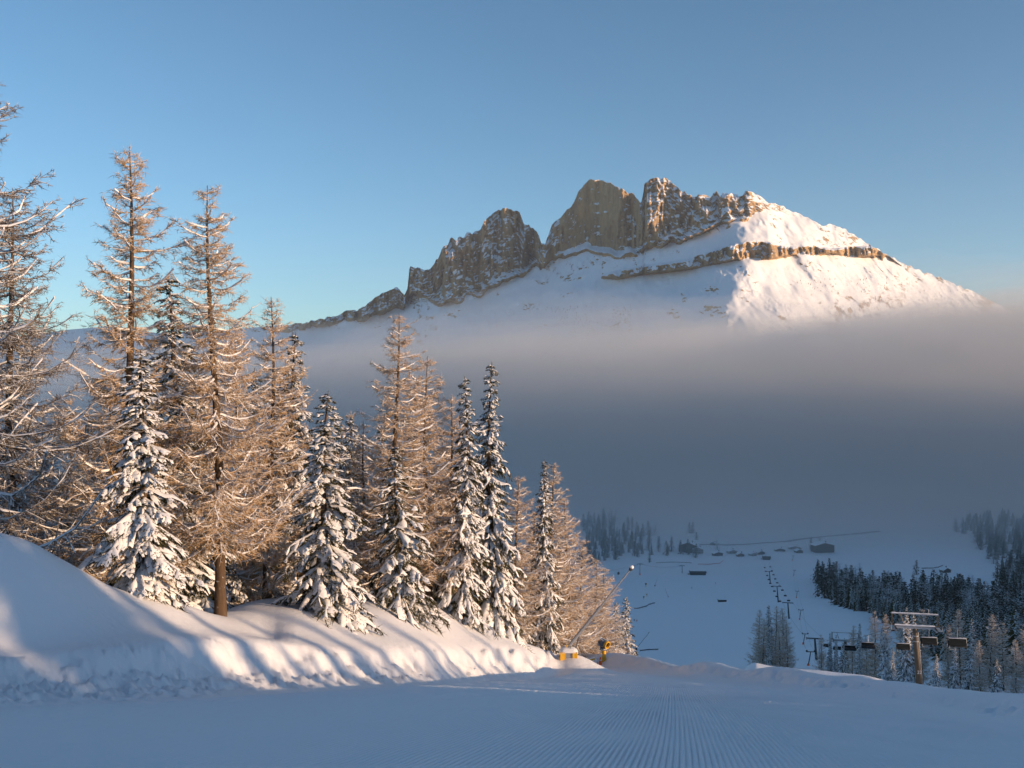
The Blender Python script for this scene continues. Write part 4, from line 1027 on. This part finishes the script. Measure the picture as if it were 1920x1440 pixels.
# --- chairlift: pylons, cables, chairs
LIFT = lambda Y: 69.0+0.2287*(Y-170)
LDIR = np.array([0.2287, 1.0]); LDIR /= np.linalg.norm(LDIR); LANG = -math.atan2(0.2287, 1.0)
def pylon(Y, hgt, label, number=None, frame=True, detail=True, sc=1.0):
    x = LIFT(Y); z = float(H(x, Y)); t = empty('lift_pylon', (x, Y, z-0.3), LANG, label, 'lift pylon', 'chairlift pylons')
    lx = -0.07*hgt
    MB().tube((0, 0, 0), (lx, 0, hgt-0.7), 0.55*sc, 0.36*sc, 16).build('mast', M_PYL if detail else M_DARK, t, True)
    if detail:
        MB().lathe((0, 0, -0.5), (0, 0, 0.75), [(0, 1.2), (0.8, 1.15), (1, 0.95), (1, 0)], 14).build('footing', M_WHITE, t, True)
        for zz in (hgt-2.0, hgt-2.9): 
            f = zz/hgt; MB().tube((lx*f, 0, zz), (lx*f, 0, zz+0.14), 0.47*sc, 0.47*sc, 14).build('band', M_STEEL, t, True)
        m = MB()
        for i in range(int(hgt/0.45)):
            zz = 0.9+i*0.4
            if zz > hgt-1: break
            f = zz/hgt; m.tube((lx*f+0.5, -0.2, zz), (lx*f+0.5, 0.2, zz), 0.02, k=4)
        m.tube((0.52, -0.2, 0.6), (lx+0.52, -0.2, hgt-0.8), 0.025, k=4).tube((0.52, 0.2, 0.6), (lx+0.52, 0.2, hgt-0.8), 0.025, k=4)
        m.build('ladder', M_STEEL, t)
    MB().box((lx, 0, hgt-0.45), (6.6, 0.5, 0.55)).build('crossarm', M_STEEL if detail else M_DARK, t)
    m = MB(); A = np.linspace(-3.2, 3.2, 15); P = np.stack([A+lx, 0*A, 0*A+hgt-0.17], -1)[None]
    m.add(*strips(P, np.full((1, 15), 0.27), (0.14+0.06*vnoise(A*2, A*0, s=5))[None])); m.build('snow_cap', M_SNOWP, t, True)
    for sx in (-1, 1):
        q = MB(); q.box((lx+sx*3.2, 0, hgt-0.75), (0.16, 3.6 if detail else 2.4, 0.28)); sh = q.build('sheave_beam', M_STEEL if detail else M_DARK, t)
        for i in range(8 if detail else 4):
            yy = -1.6+3.2*i/(7 if detail else 3)
            MB().lathe((lx+sx*3.2-0.07, yy, hgt-0.52), (lx+sx*3.2+0.07, yy, hgt-0.52), [(0, 0), (0, 0.2), (0.5, 0.17), (1, 0.2), (1, 0)], 10).build('sheave', M_BLACK, sh, True)
        if detail:
            MB().box((lx+sx*3.75, 0, hgt-0.62), (0.6, 3.8, 0.06)).build('walkway', M_STEEL, t)
            m = MB()
            m.path([(lx+sx*4.0, -1.9, hgt-0.6), (lx+sx*4.0, -1.9, hgt+0.4), (lx+sx*4.0, 1.9, hgt+0.4), (lx+sx*4.0, 1.9, hgt-0.6)], 0.03, 4); m.build('railing', M_STEEL, t)
    if frame:
        zt = hgt+1.75
        MB().box((lx, 0, zt), (7.5, 0.22, 0.2)).build('lifting_beam', M_STEEL, t)
        for sx in (-1, 1):
            MB().box((lx+sx*3.6, 0, hgt+0.72), (0.24, 0.24, 1.85)).box((lx+sx*3.6, 0, hgt-0.2), (0.9, 0.3, 0.12)).build('frame_post', M_PYL, t)
        MB().tube((lx-2.3, 0, zt-0.1), (lx-1.7, 0, hgt-0.15), 0.07, k=6).build('brace', M_PYL, t)
        m = MB(); A = np.linspace(-3.7, 3.7, 17); P = np.stack([A+lx, 0*A, 0*A+zt+0.11], -1)[None]
        m.add(*strips(P, np.full((1, 17), 0.13), (0.09+0.05*vnoise(A*2.3, A*0, s=6))[None])); m.build('snow_cap', M_SNOWP, t, True)
        if detail:
            MB().tube((lx+2.2, 0, zt), (lx+2.2, 0, zt+0.75), 0.04, k=6).tube((lx+2.2, 0, zt+0.75), (lx+1.95, 0, zt+0.95), 0.03, k=6).tube((lx+2.2, 0, zt+0.7), (lx+2.5, 0, zt+0.6), 0.03, k=6).build('wind_vane', M_STEEL, t)
    if number:
        cu = bpy.data.curves.new('number', 'FONT'); cu.body = number; cu.size = 0.78; cu.align_x = 'CENTER'; cu.extrude = 0.01
        tmp = bpy.data.objects.new('tmp', cu); COL.objects.link(tmp); dg = bpy.context.evaluated_depsgraph_get()
        me = bpy.data.meshes.new_from_object(tmp.evaluated_get(dg)); bpy.data.objects.remove(tmp)
        me.materials.append(M_WHITE); o = obj('number', me, t); o['label'] = 'white painted number %s' % number
        f = 3.7/hgt; o.location = (lx*f+0.12, -0.55, 3.4); o.rotation_euler = (math.radians(90), 0, 0.12)
    return t, z+hgt-0.3-0.3
ZC = {}
for Y, hg, lab, num, fr, det in [
    (170, 11.6, 'nearest lift pylon with snowy overhead frame, a white number on its mast', '22', True, True),
    (285, 10.5, 'second lift pylon, half hidden among dark trees', None, True, True),
    (405, 9.5, 'third lift pylon, right foot of the dark clump', None, False, False),
    (640, 11, 'lift pylon rising from behind the dark clump', None, False, False),
    (830, 14, 'tall lift pylon standing free on the snowfield above the dark clump', None, False, False),
    (1060, 14, 'farthest lift pylon just below the valley station', None, False, False)]:
    t, zc = pylon(Y, hg, lab, num, fr, det); ZC[Y] = zc
ZC[90] = -21.0; ZC[1215] = float(H(LIFT(1215), 1215))+4.0
kY = sorted(ZC); 
def cable_z(Y):
    i = min(max(np.searchsorted(kY, Y)-1, 0), len(kY)-2); a, b = kY[i], kY[i+1]; f = (Y-a)/(b-a)
    return ZC[a]+(ZC[b]-ZC[a])*f-0.010*(b-a)*4*f*(1-f)*0.8
for sx, lab in ((-1, 'left haul cable of the chairlift'), (1, 'right haul cable of the chairlift')):
    pts = []
    for Y in np.concatenate([np.arange(92, 420, 4.0), np.arange(420, 1216, 12.0)]):
        x = LIFT(Y)-0.8+sx*3.2; pts.append((x, Y-sx*3.2*0.22, cable_z(Y)))
    o = MB().path(pts, 0.035, 5).build('lift_cable', M_DARK, None, True); tag(o, lab, 'cable', 'chairlift cables')

def make_chair():
    parts = []
    m = MB(); m.path([(0, 0, 0), (0, 0.1, -0.8), (0.0, 0.28, -1.5)], 0.06, 6).box((0, 0, 0.02), (0.2, 0.5, 0.16)); parts.append(('hanger', m, M_STEEL))
    m = MB(); m.path([(-1.55, 0.35, -2.9), (-1.5, 0.30, -1.55), (0, 0.28, -1.5), (1.5, 0.30, -1.55), (1.55, 0.35, -2.9)], 0.05, 6); parts.append(('frame', m, M_STEEL))
    # bubble hood: rounded shell behind the riders
    a = np.linspace(-0.2, 1.75, 9); u = np.linspace(-1, 1, 13); A, U_ = np.meshgrid(a, u)
    r = 0.95; ex = 1-0.06*np.abs(U_)**8
    V = np.stack([U_*1.5*ex, -np.cos(A)*r*0.85+0.35, -2.65+np.sin(A)*r*1.05], -1)
    m = MB(); m.add(V.reshape(-1, 3), grid_faces(13, 9)); parts.append(('bubble', m, M_BUB))
    m = MB(); m.box((0, 0.15, -2.95), (3.0, 0.55, 0.14)); parts.append(('seat', m, M_BLACK))
    m = MB(); m.box((0, 0.45, -2.5), (3.0, 0.12, 0.85)); parts.append(('backrest', m, M_BLACK))
    m = MB(); m.path([(-1.4, -0.75, -2.7), (-1.4, -0.7, -3.35), (1.4, -0.7, -3.35), (1.4, -0.75, -2.7)], 0.035, 5); parts.append(('footrest', m, M_STEEL))
    m = MB(); m.lathe((1.6, 0.2, -2.75), (1.6, 0.2, -2.5), [(0, 0), (0.1, 0.1), (0.9, 0.1), (1, 0)], 8); parts.append(('end_cap', m, M_STEEL))
    m = MB(); P = np.stack([np.linspace(-1.4, 1.4, 9), np.full(9, 0.2), np.full(9, -1.62)], -1)[None]; m.add(*strips(P, np.full((1, 9), 0.14), np.full((1, 9), 0.06))); parts.append(('snow_cap', m, M_SNOWP))
    return [(n, m.mesh(n, [mt], True), mt) for n, m, mt in parts]
CH = make_chair()
def chair(Y, sx, label):
    x = LIFT(Y)-0.8+sx*3.2; t = empty('lift_chair', (x, Y-sx*3.2*0.22, cable_z(Y)), LANG+math.pi*(sx < 0), label, 'lift chair', 'chairlift chairs')
    t.scale = (0.68,)*3 if Y > 600 else (0.88,)*3
    for n, me, mt in CH: obj(n, me, t)
CHAIRS = [(176, 1, 'dark bubble chair right beside the nearest pylon'), (153, 1, 'bubble chair with pale underside, rightmost of the chairlift'),
          (206, -1, 'bubble chair with a glint left of the nearest pylon'), (204, 1, 'bubble chair partly behind the nearest pylon mast'),
          (240, -1, 'bubble chair between the second pylon and the pinkish larch tips'), (238, 1, 'bubble chair low in front of the snowy spruces'),
          (274, 1, 'bubble chair just before the second pylon'),
          (345, 1, 'bubble chair beyond the second pylon'), (385, 1, 'bubble chair beside the third pylon')]
for Y, sx, lab in CHAIRS: chair(Y, sx, lab)
FARCH = ['first', 'second', 'third', 'fourth', 'fifth', 'sixth', 'seventh', 'eighth', 'ninth']
for i, Y in enumerate([690, 745, 800, 860, 915, 970, 1025, 1085, 1140]):
    for sx, nm in ((-1, 'left'), (1, 'right')):
        chair(Y+(12 if sx > 0 else 0), sx, 'distant chair over the snowfield, %s from the clump on the %s cable' % (FARCH[i], nm))

# valley station of the chairlift
def gable_house(name, u, v, w, d, hw, hr, rz, label, cat, wallm=M_WALL, roofsnow=True, rows=2, cols=5, balcony=False, over=0.8):
    x, y, z = ground_hit(u, v, 300, 2400); t = empty(name, (x, y, z-0.4), rz, label, cat)
    MB().prism([(-w/2, 0), (w/2, 0), (w/2, hw), (0, hw+hr), (-w/2, hw)], -d/2, d/2).build('wall', wallm, t)
    th = 0.5; ov = over
    sl = hr/(w/2)
    for sx in (-1, 1):
        prof = [(0, hw+hr+0.05), (sx*(w/2+ov), hw-ov*sl+0.05), (sx*(w/2+ov), hw-ov*sl+0.05+th*0.5), (0, hw+hr+0.05+th*0.5)]
        if sx > 0: prof = prof[::-1]
        r = MB().prism(prof, -d/2-ov, d/2+ov).build('roof', M_WOOD, t)
        prof = [(0, hw+hr+0.32), (sx*(w/2+ov*0.95), hw-ov*sl+0.32), (sx*(w/2+ov*0.95), hw-ov*sl+0.85), (0, hw+hr+0.95)]
        if sx > 0: prof = prof[::-1]
        MB().prism(prof, -d/2-ov*0.95, d/2+ov*0.95).build('roof_snow', M_SNOWP, r)
    for r_ in range(rows):
        for c in range(cols):
            cx = -w/2+w*(c+0.5)/cols; cz = hw*(r_+0.55)/rows
            wn_ = MB().box((cx, -d/2-0.04, cz), (min(1.4, w/cols*0.55), 0.12, min(1.5, hw/rows*0.5))).build('window', M_WOOD, t)
            MB().box((cx, -d/2-0.11, cz), (min(1.1, w/cols*0.42), 0.05, min(1.2, hw/rows*0.4))).build('pane', M_GLASS, wn_)
        if balcony and r_ > 0:
            b = MB().box((0, -d/2-0.6, hw*r_/rows), (w*0.98, 1.2, 0.18)).build('balcony', M_WOOD, t)
            MB().box((0, -d/2-1.15, hw*r_/rows+0.55), (w*0.98, 0.08, 0.9)).build('railing', M_WOOD, b)
    MB().box((w*0.18, -d/2-0.05, 1.1), (1.1, 0.14, 2.2)).build('door', M_WOOD, t)
    MB().box((w*0.2, d*0.1, hw+hr*0.8+1.0), (0.9, 0.9, 2.4)).build('chimney', wallm, t)
    return t
gable_house('lodge', 1291, 1034, 24, 16, 8.5, 4.5, -0.25, 'large chalet lodge with snowy gable roof beside the foggy wood', 'lodge', M_WOOD, True, 3, 6, True, 1.6)
gable_house('lodge_annex', 1309, 1036, 13, 10, 5.0, 2.4, -0.25, 'lower annex in front of the chalet lodge', 'lodge', M_WALL, True, 2, 5)
gable_house('apartment_building', 1542, 1034, 26, 14, 9.0, 3.2, 0.15, 'large misty building beside bushy trees above the forest belt', 'building', M_WOOD, True, 3, 6, True, 1.2)
gable_house('hut', 1772, 1073, 10, 7, 3.2, 2.2, 0.3, 'small hut with snowy roof on the right-hand snowfield', 'hut', M_WOOD, True, 1, 2)
for u, v, w, lab in [(1345, 1041, 12, 'long low hut with snowy roof, left of three by the road'), (1372, 1037, 11, 'misty hut with a dark gable, middle of three by the road'),
                     (1388, 1043, 9, 'small snowy hut in front of the misty gabled hut'), (1411, 1042, 8, 'small hut left of the chairlift valley station'),
                     (1426, 1039, 9, 'hut touching the left side of the chairlift valley station'), (1462, 1034, 13, 'long hut right above the chairlift valley station'),
                     (1497, 1036, 9, 'dark hut at the top of the drag lift'), (1337, 1022, 7, 'tiny hut on the rise right of the lodge'), (1161, 1037, 9, 'low snow-roofed shed at the left edge of the foggy wood'),
                     (1490, 1030, 16, 'long misty house at the right of the village')]:
    gable_house('hut', u, v, w, 7, 2.8, 1.8, random.uniform(-0.4, 0.4), lab, 'hut', random.choice([M_WOOD, M_WALL]), True, 1, 3)

def barrel_station(u, v, w, d, h, rz, label):
    x, y, z = ground_hit(u, v, 300, 2400); t = empty('lift_station', (x, y, z-0.3), rz, label, 'lift station')
    MB().box((0, 0, h*0.32), (w, d, h*0.64)).build('wall', M_WOOD, t)
    a = np.linspace(0, math.pi, 11)
    prof = [(-d/2*1.12*math.cos(q), h*0.6+math.sin(q)*h*0.45) for q in a]
    V0 = np.array([(-w/2-0.8, p, z_) for p, z_ in prof]); V1 = V0+np.array([w+1.6, 0, 0]); n = len(prof)
    m = MB(); m.add(np.vstack([V0, V1]), np.stack([np.arange(n-1), np.arange(1, n), np.arange(1, n)+n, np.arange(n-1)+n], -1))
    for V in (V0, V1):
        m.add(np.vstack([V, V.mean(0)[None]]), np.stack([np.arange(n-1), np.arange(1, n), np.full(n-1, n)], -1))
    r = m.build('roof', M_DARK, t, False)
    m = MB(); P = np.stack([np.linspace(-w/2-0.6, w/2+0.6, 9), np.zeros(9), np.full(9, h*1.04)], -1)[None]; m.add(*strips(P, np.full((1, 9), d*0.36), np.full((1, 9), 0.45))); m.build('roof_snow', M_SNOWP, r, True)
    for i in range(6):
        wd = MB().box((-w/2+w*(i+0.5)/6, -d/2-0.05, h*0.34), (w/6*0.7, 0.12, h*0.32)).build('window', M_GLASS, t)
    MB().box((-w/2-1.2, 0, 0.9), (2.2, d*0.7, 1.8)).build('platform', M_STEEL, t)
    return t
barrel_station(1308, 1078, 17, 9, 5.0, -0.05, 'dark gondola station with a rounded roof standing alone on the snowfield')
barrel_station(1437, 1050, 9, 11, 5.5, LANG, 'valley station of the chairlift')

# gondola line
def t_pylon(u, v, h, label, grp, arm=4.5, foot=True, name='lift_pylon'):
    x, y, z = ground_hit(u, v, 300, 2400); t = empty(name, (x, y, z-0.2), 0, label, 'lift pylon', grp)
    MB().tube((0, 0, 0), (0, 0, h), 0.42, 0.3, 10).build('mast', M_DARK, t, True)
    MB().box((0, 0, h), (arm, 0.5, 0.45)).build('crossarm', M_DARK, t)
    for sx in (-1, 1): MB().box((sx*arm*0.47, 0, h-0.35), (0.35, 2.2, 0.4)).build('sheave_beam', M_DARK, t)
    if foot: MB().lathe((0, 0, 0), (0, 0, h*0.16), [(0, 0), (0, 0.75), (1, 0.65), (1, 0)], 10).build('foot_padding', M_ORG, t, True)
    return np.array([x, y, z+h])
g1 = t_pylon(1200, 1078, 12.5, 'gondola pylon with orange foot pad left of the rounded station', 'gondola line', 6.5)
g2 = t_pylon(1279, 1075, 9.0, 'gondola pylon touching the left end of the rounded station', 'gondola line', 5.5, False)
x, y = at(1090, g1[1]-40); g0 = np.array([x, y, g1[2]-2.0])
for sx, lab in ((-1, 'far gondola cable'), (1, 'near gondola cable')):
    pts = []
    for a, b in ((g0, g1), (g1, g2)):
        for f in np.linspace(0, 1, 12)[:-1]: pts.append(tuple(a+(b-a)*f+np.array([0, -sx*2.4, -3.0*4*f*(1-f)])))
    pts.append(tuple(g2+np.array([0, -sx*2.4, 0])))
    o = MB().path(pts, 0.06, 5).build('gondola_cable', M_DARK, None, True); tag(o, lab+' between its pylons', 'cable', 'gondola cables')
f = 0.62; c = g0+(g1-g0)*f+np.array([0, -2.4, -3*4*f*(1-f)])
t = empty('gondola_cabin', tuple(c-np.array([0, 0, 5.2])), 0, 'small dark gondola cabin hanging left of the gondola pylon', 'gondola')
MB().lathe((0, 0, 0), (0, 0, 3.0), [(0, 0), (0, 1.0), (0.35, 1.35), (0.75, 1.2), (1, 0.7), (1, 0)], 12).build('cabin', M_DARK, t, True)
MB().lathe((0, 0, 1.2), (0, 0, 2.1), [(0, 1.36), (1, 1.28)], 12).build('window', M_GLASS, t, True)
MB().path([(0, 0, 3.0), (0, 0, 4.2), (0, 0.0, 5.2)], 0.09).build('hanger', M_STEEL, t)

# drag lift
DRAG = [(1515, 1250, 'first'), (1506, 1208, 'second'), (1499, 1163, 'third'), (1493, 1122, 'fourth'), (1488, 1080, 'fifth'), (1486, 1052, 'top')]
tops = []
for u, v, nm in DRAG:
    x, y, z = ground_hit(u, v, 240, 2400); hgt = 5.2 if v > 1200 else 6.5
    t = empty('drag_lift_pylon', (x, y, z-0.2), -0.1, 'leaning drag lift pylon with orange foot, %s from the trees' % nm, 'lift pylon', 'drag lift pylons')
    MB().tube((0, 0, 0), (0.9, 0, hgt), 0.2, 0.16, 8).build('mast', M_DARK, t, True)
    MB().box((0.9, 0, hgt), (2.8, 0.3, 0.25)).build('crossarm', M_DARK, t)
    for sx in (-1, 1): MB().lathe((0.9+sx*1.3, -0.12, hgt+0.2), (0.9+sx*1.3, 0.12, hgt+0.2), [(0, 0), (0, 0.35), (1, 0.35), (1, 0)], 10).build('sheave', M_BLACK, t, True)
    MB().lathe((0, 0, 0), (0.13, 0, hgt*0.22), [(0, 0), (0, 0.48), (1, 0.4), (1, 0)], 8).build('foot_padding', M_ORG, t, True)
    tops.append(np.array([x+0.9, y, z+hgt+0.3]))
for sx, lab in ((-1, 'left'), (1, 'right')):
    pts = []
    for a, b in zip(tops[:-1], tops[1:]):
        for f in np.linspace(0, 1, 8)[:-1]: pts.append(tuple(a+(b-a)*f+np.array([sx*1.3, 0, -1.5*4*f*(1-f)])))
    pts.append(tuple(tops[-1]+np.array([sx*1.3, 0, 0])))
    o = MB().path(pts, 0.03, 4).build('drag_lift_cable', M_DARK, None, True); tag(o, lab+' cable of the drag lift', 'cable', 'drag lift cables')

# small things on the snowfield
def shelter(u, v):
    x, y, z = ground_hit(u, v, 300, 2400); t = empty('low_shelter', (x, y, z-0.3), 0.05, 'low dark shelter with a mast, alone on the open snowfield', 'shelter')
    MB().box((0, 0, 1.1), (6.6, 3.0, 2.2)).build('wall', M_DARK, t)
    MB().box((0, 0, 2.32), (7.2, 3.6, 0.24)).build('roof', M_WOOD, t)
    m = MB(); P = np.stack([np.linspace(-3.5, 3.5, 9), np.zeros(9), np.full(9, 2.5)], -1)[None]; m.add(*strips(P, np.full((1, 9), 1.7), np.full((1, 9), 0.4))); m.build('roof_snow', M_SNOWP, t, True)
    for i in range(3): MB().box((-2.0+2*i, -1.53, 1.3), (1.5, 0.08, 0.9)).build('window', M_GLASS, t)
    MB().tube((2.2, 0, 2.4), (2.2, 0, 5.2), 0.07, 0.05, 6).build('mast', M_STEEL, t)
shelter(1354, 1129)
def net_fence(pts, label, m_=M_RED, h=0.8, up=0.15):
    P = [ground_hit(u, v, 240, 2400) for u, v in pts]; t = empty('safety_fence', P[0], 0, label, 'fence')
    o0 = np.array(P[0]); Q = []
    for a, b in zip(P[:-1], P[1:]):
        n = max(1, int(math.dist(a, b)/5.0))
        Q += [np.array(a)+(np.array(b)-np.array(a))*i/n for i in range(n)]
    Q.append(np.array(P[-1])); Q = np.array(Q); Q[:, 2] = H(Q[:, 0], Q[:, 1])
    for q in Q: MB().tube(q-o0, q-o0+np.array([0, 0, h+0.3]), 0.06, k=5).build('post', M_DARK, t)
    m = MB(); n = len(Q); lo = Q-o0+np.array([0, 0, up]); hi = Q-o0+np.array([0, 0, h])
    th = np.array([0, 0.05, 0]); V = np.vstack([lo, hi, hi+th, lo+th]); i = np.arange(n-1)
    for a, b in ((0, n), (n, 2*n), (2*n, 3*n), (3*n, 0)): m.add(V, np.stack([i+a, i+1+a, i+1+b, i+b], -1))
    m.build('net', m_, t)
net_fence([(1189, 1141), (1208, 1137), (1228, 1132)], 'dark safety net running up the snowfield right of the shaded spruce', M_DARK)
net_fence([(1309, 1059), (1330, 1058), (1350, 1056), (1356, 1051)], 'red safety net above the rounded station')
net_fence([(1230, 1056), (1260, 1056), (1297, 1057)], 'long dark net between the lone spruce and the red net', M_DARK, 0.7)
net_fence([(1200, 1222), (1217, 1221), (1234, 1219)], 'dark net low on the snowfield just above the piste bank', M_DARK, 0.6)
net_fence([(1728, 1067), (1750, 1066), (1768, 1061)], 'wooden fence left of the small hut on the right', M_WOOD, 1.0)
# road across the village
def road():
    pts = [(1310, 1022), (1360, 1021), (1410, 1020), (1460, 1016), (1510, 1011), (1580, 1003), (1650, 996)]
    P = np.array([ground_hit(u, v, 300, 2400) for u, v in pts]); s_ = np.linspace(0, 1, len(P)); q = np.linspace(0, 1, 60)
    C = np.stack([np.interp(q, s_, P[:, i]) for i in range(3)], -1); d = norm(np.gradient(C, axis=0)); nrm = np.stack([-d[:, 1], d[:, 0], 0*d[:, 0]], -1)
    V = []
    for off in (-4, 0, 4):
        W = C+nrm*off; W[:, 2] = H(W[:, 0], W[:, 1])+0.25; V.append(W)
    V = np.stack(V, 1).reshape(-1, 3)
    o = obj('road', mesh_np('road', V, grid_faces(60, 3), [plain('packed_snow_road', (0.3, 0.31, 0.33), 0.8)])); tag(o, kind='structure')
road()
for u, v, s_, lab in [(1211, 1100, 1.3, 'small dark snow gun on the upper snowfield below the gondola pylon'), (1207, 1124, 0.9, 'left of two tiny snow guns beside the shaded spruce top'), (1213, 1120, 0.9, 'right of two tiny snow guns beside the shaded spruce top')]:
    x, y, z = ground_hit(u, v, 240, 2400); fan_gun(x, y, s_, random.uniform(-1, 1), lab, 'snow guns in the valley')
def small_lance(u, v, label, lean):
    x, y, z = ground_hit(u, v, 240, 2400); t = empty('snow_lance', (x, y, z-0.1), 0, label, 'snow gun', 'small snow lances')
    MB().box((0, 0, 0.6), (0.9, 0.9, 1.2)).build('shaft_box', M_DARK, t)
    MB().tube((0, 0, 1.0), (lean*3.5, 0, 8.0), 0.10, 0.07, 6).build('tube', M_DARK, t, True)
    MB().lathe((lean*3.5, 0, 8.0), (lean*3.6, 0, 8.4), [(0, 0), (0.1, 0.16), (0.9, 0.14), (1, 0)], 8).build('head', M_DARK, t, True)
small_lance(1228, 1099, 'thin leaning lance right of the small dark snow gun', 0.7)
small_lance(1253, 1121, 'thin lance leaning left on the open snowfield', -0.8)
small_lance(1193, 1220, 'dark leaning lance at the foot of the shaded end spruce', 1.6)

# skiers, a few pixels tall each
def skier(u, v, jacket, label, rz):
    x, y, z = ground_hit(u, v, 240, 2400); t = empty('person', (x, y, z), rz, label, 'person', 'skiers on the snowfield')
    bm_v = [(0, 0, 0.95), (0, -0.05, 1.25), (0, -0.08, 1.48), (0, -0.1, 1.58), (0.11, -0.12, 0.5), (0.12, 0.02, 0.08), (-0.11, -0.12, 0.5), (-0.12, 0.02, 0.08), (0.22, -0.08, 1.42), (0.34, -0.2, 1.15), (0.3, -0.45, 1.1), (-0.22, -0.08, 1.42), (-0.34, -0.2, 1.15), (-0.3, -0.45, 1.1), (0.12, -0.14, 0.06), (-0.12, -0.14, 0.06)]
    ed = [(0, 1), (1, 2), (2, 3), (0, 4), (4, 5), (0, 6), (6, 7), (2, 8), (8, 9), (9, 10), (2, 11), (11, 12), (12, 13), (5, 14), (7, 15)]
    rad = [0.17, 0.16, 0.13, 0.07, 0.10, 0.075, 0.10, 0.075, 0.09, 0.065, 0.05, 0.09, 0.065, 0.05, 0.06, 0.06]
    me = bpy.data.meshes.new('body'); me.from_pydata(bm_v, ed, []); me.materials.append(jacket)
    o = obj('body', me, t); md = o.modifiers.new('skin', 'SKIN'); sv_ = me.skin_vertices[0].data
    for i, r in enumerate(rad): sv_[i].radius = (r, r)
    sv_[0].use_root = True; o.modifiers.new('sub', 'SUBSURF').levels = 1
    MB().lathe((0, -0.11, 1.56), (0, -0.13, 1.84), [(0, 0), (0.12, 0.075), (0.5, 0.105), (0.85, 0.085), (1, 0)], 10).build('head', M_SKIN, t, True)
    MB().lathe((0, -0.10, 1.68), (0, -0.11, 1.88), [(0, 0.115), (0.5, 0.118), (0.85, 0.07), (1, 0)], 10).build('helmet', M_BLACK, t, True)
    for sx in (-1, 1):
        MB().box((sx*0.12, -0.1, 0.02), (0.09, 1.7, 0.025)).build('ski', M_RED, t); MB().tube((sx*0.3, -0.48, 1.12), (sx*0.42, 0.1, 0.02), 0.012, k=4).build('ski_pole', M_STEEL, t)
skier(1297, 1104, M_BLACK, 'lone dark-clad skier in the middle of the snowfield', 0.6)
skier(1189, 1166, M_BLACK, 'dark-clad skier beside an orange-clad one near the shaded spruce', 0.3)
skier(1194, 1167, M_ORG, 'orange-clad skier near the shaded spruce', 0.1)
skier(1342, 1095, M_DARK, 'distant dark skier below the rounded station', -0.4)

# scattered trees high on the mountain, too small to tell apart
def mountain_trees():
    me_ = mtn.data; V = np.empty(len(me_.vertices)*3, np.float32); me_.vertices.foreach_get('co', V); V = V.reshape(-1, 3)
    u = V[:, 0]/V[:, 1]*FPX+960; v = 720-V[:, 2]/V[:, 1]*FPX
    J = Join(); g = np.random.default_rng(5)
    def put(box, n, h0, h1, dens=None):
        ok = np.where((u > box[0]) & (u < box[1]) & (v > box[2]) & (v < box[3]) & (V[:, 2] > 60))[0]
        if dens is not None: ok = ok[dens(u[ok], v[ok])]
        if len(ok) == 0: return
        for i in g.choice(ok, min(n, len(ok)), replace=False):
            p = V[i].astype(float); h = g.uniform(h0, h1)
            for a0, b0, r in ((0.0, 0.7, 0.20), (0.35, 1.0, 0.14)):
                V2, F2 = cones(np.array([p+[0, 0, a0*h]]), np.array([p+[0, 0, b0*h]]), r*h); J.add(V2, F2)
    put((965, 1185, 560, 640), 110, 6, 12, lambda a, b: np.abs(b-(640-0.42*(a-1060))) < 16)
    put((960, 1110, 575, 635), 120, 5, 11, lambda a, b: vnoise(a*0.03, b*0.05, s=3) > 0.0)
    put((1480, 1720, 520, 600), 60, 6, 11, lambda a, b: vnoise(a*0.03, b*0.05, s=4) > 0.15)
    put((1700, 1830, 515, 590), 90, 6, 11)
    o = obj('mountain_wood', J.mesh('mountain_wood', [NEEDLE], False)); tag(o, kind='stuff')
mountain_trees()
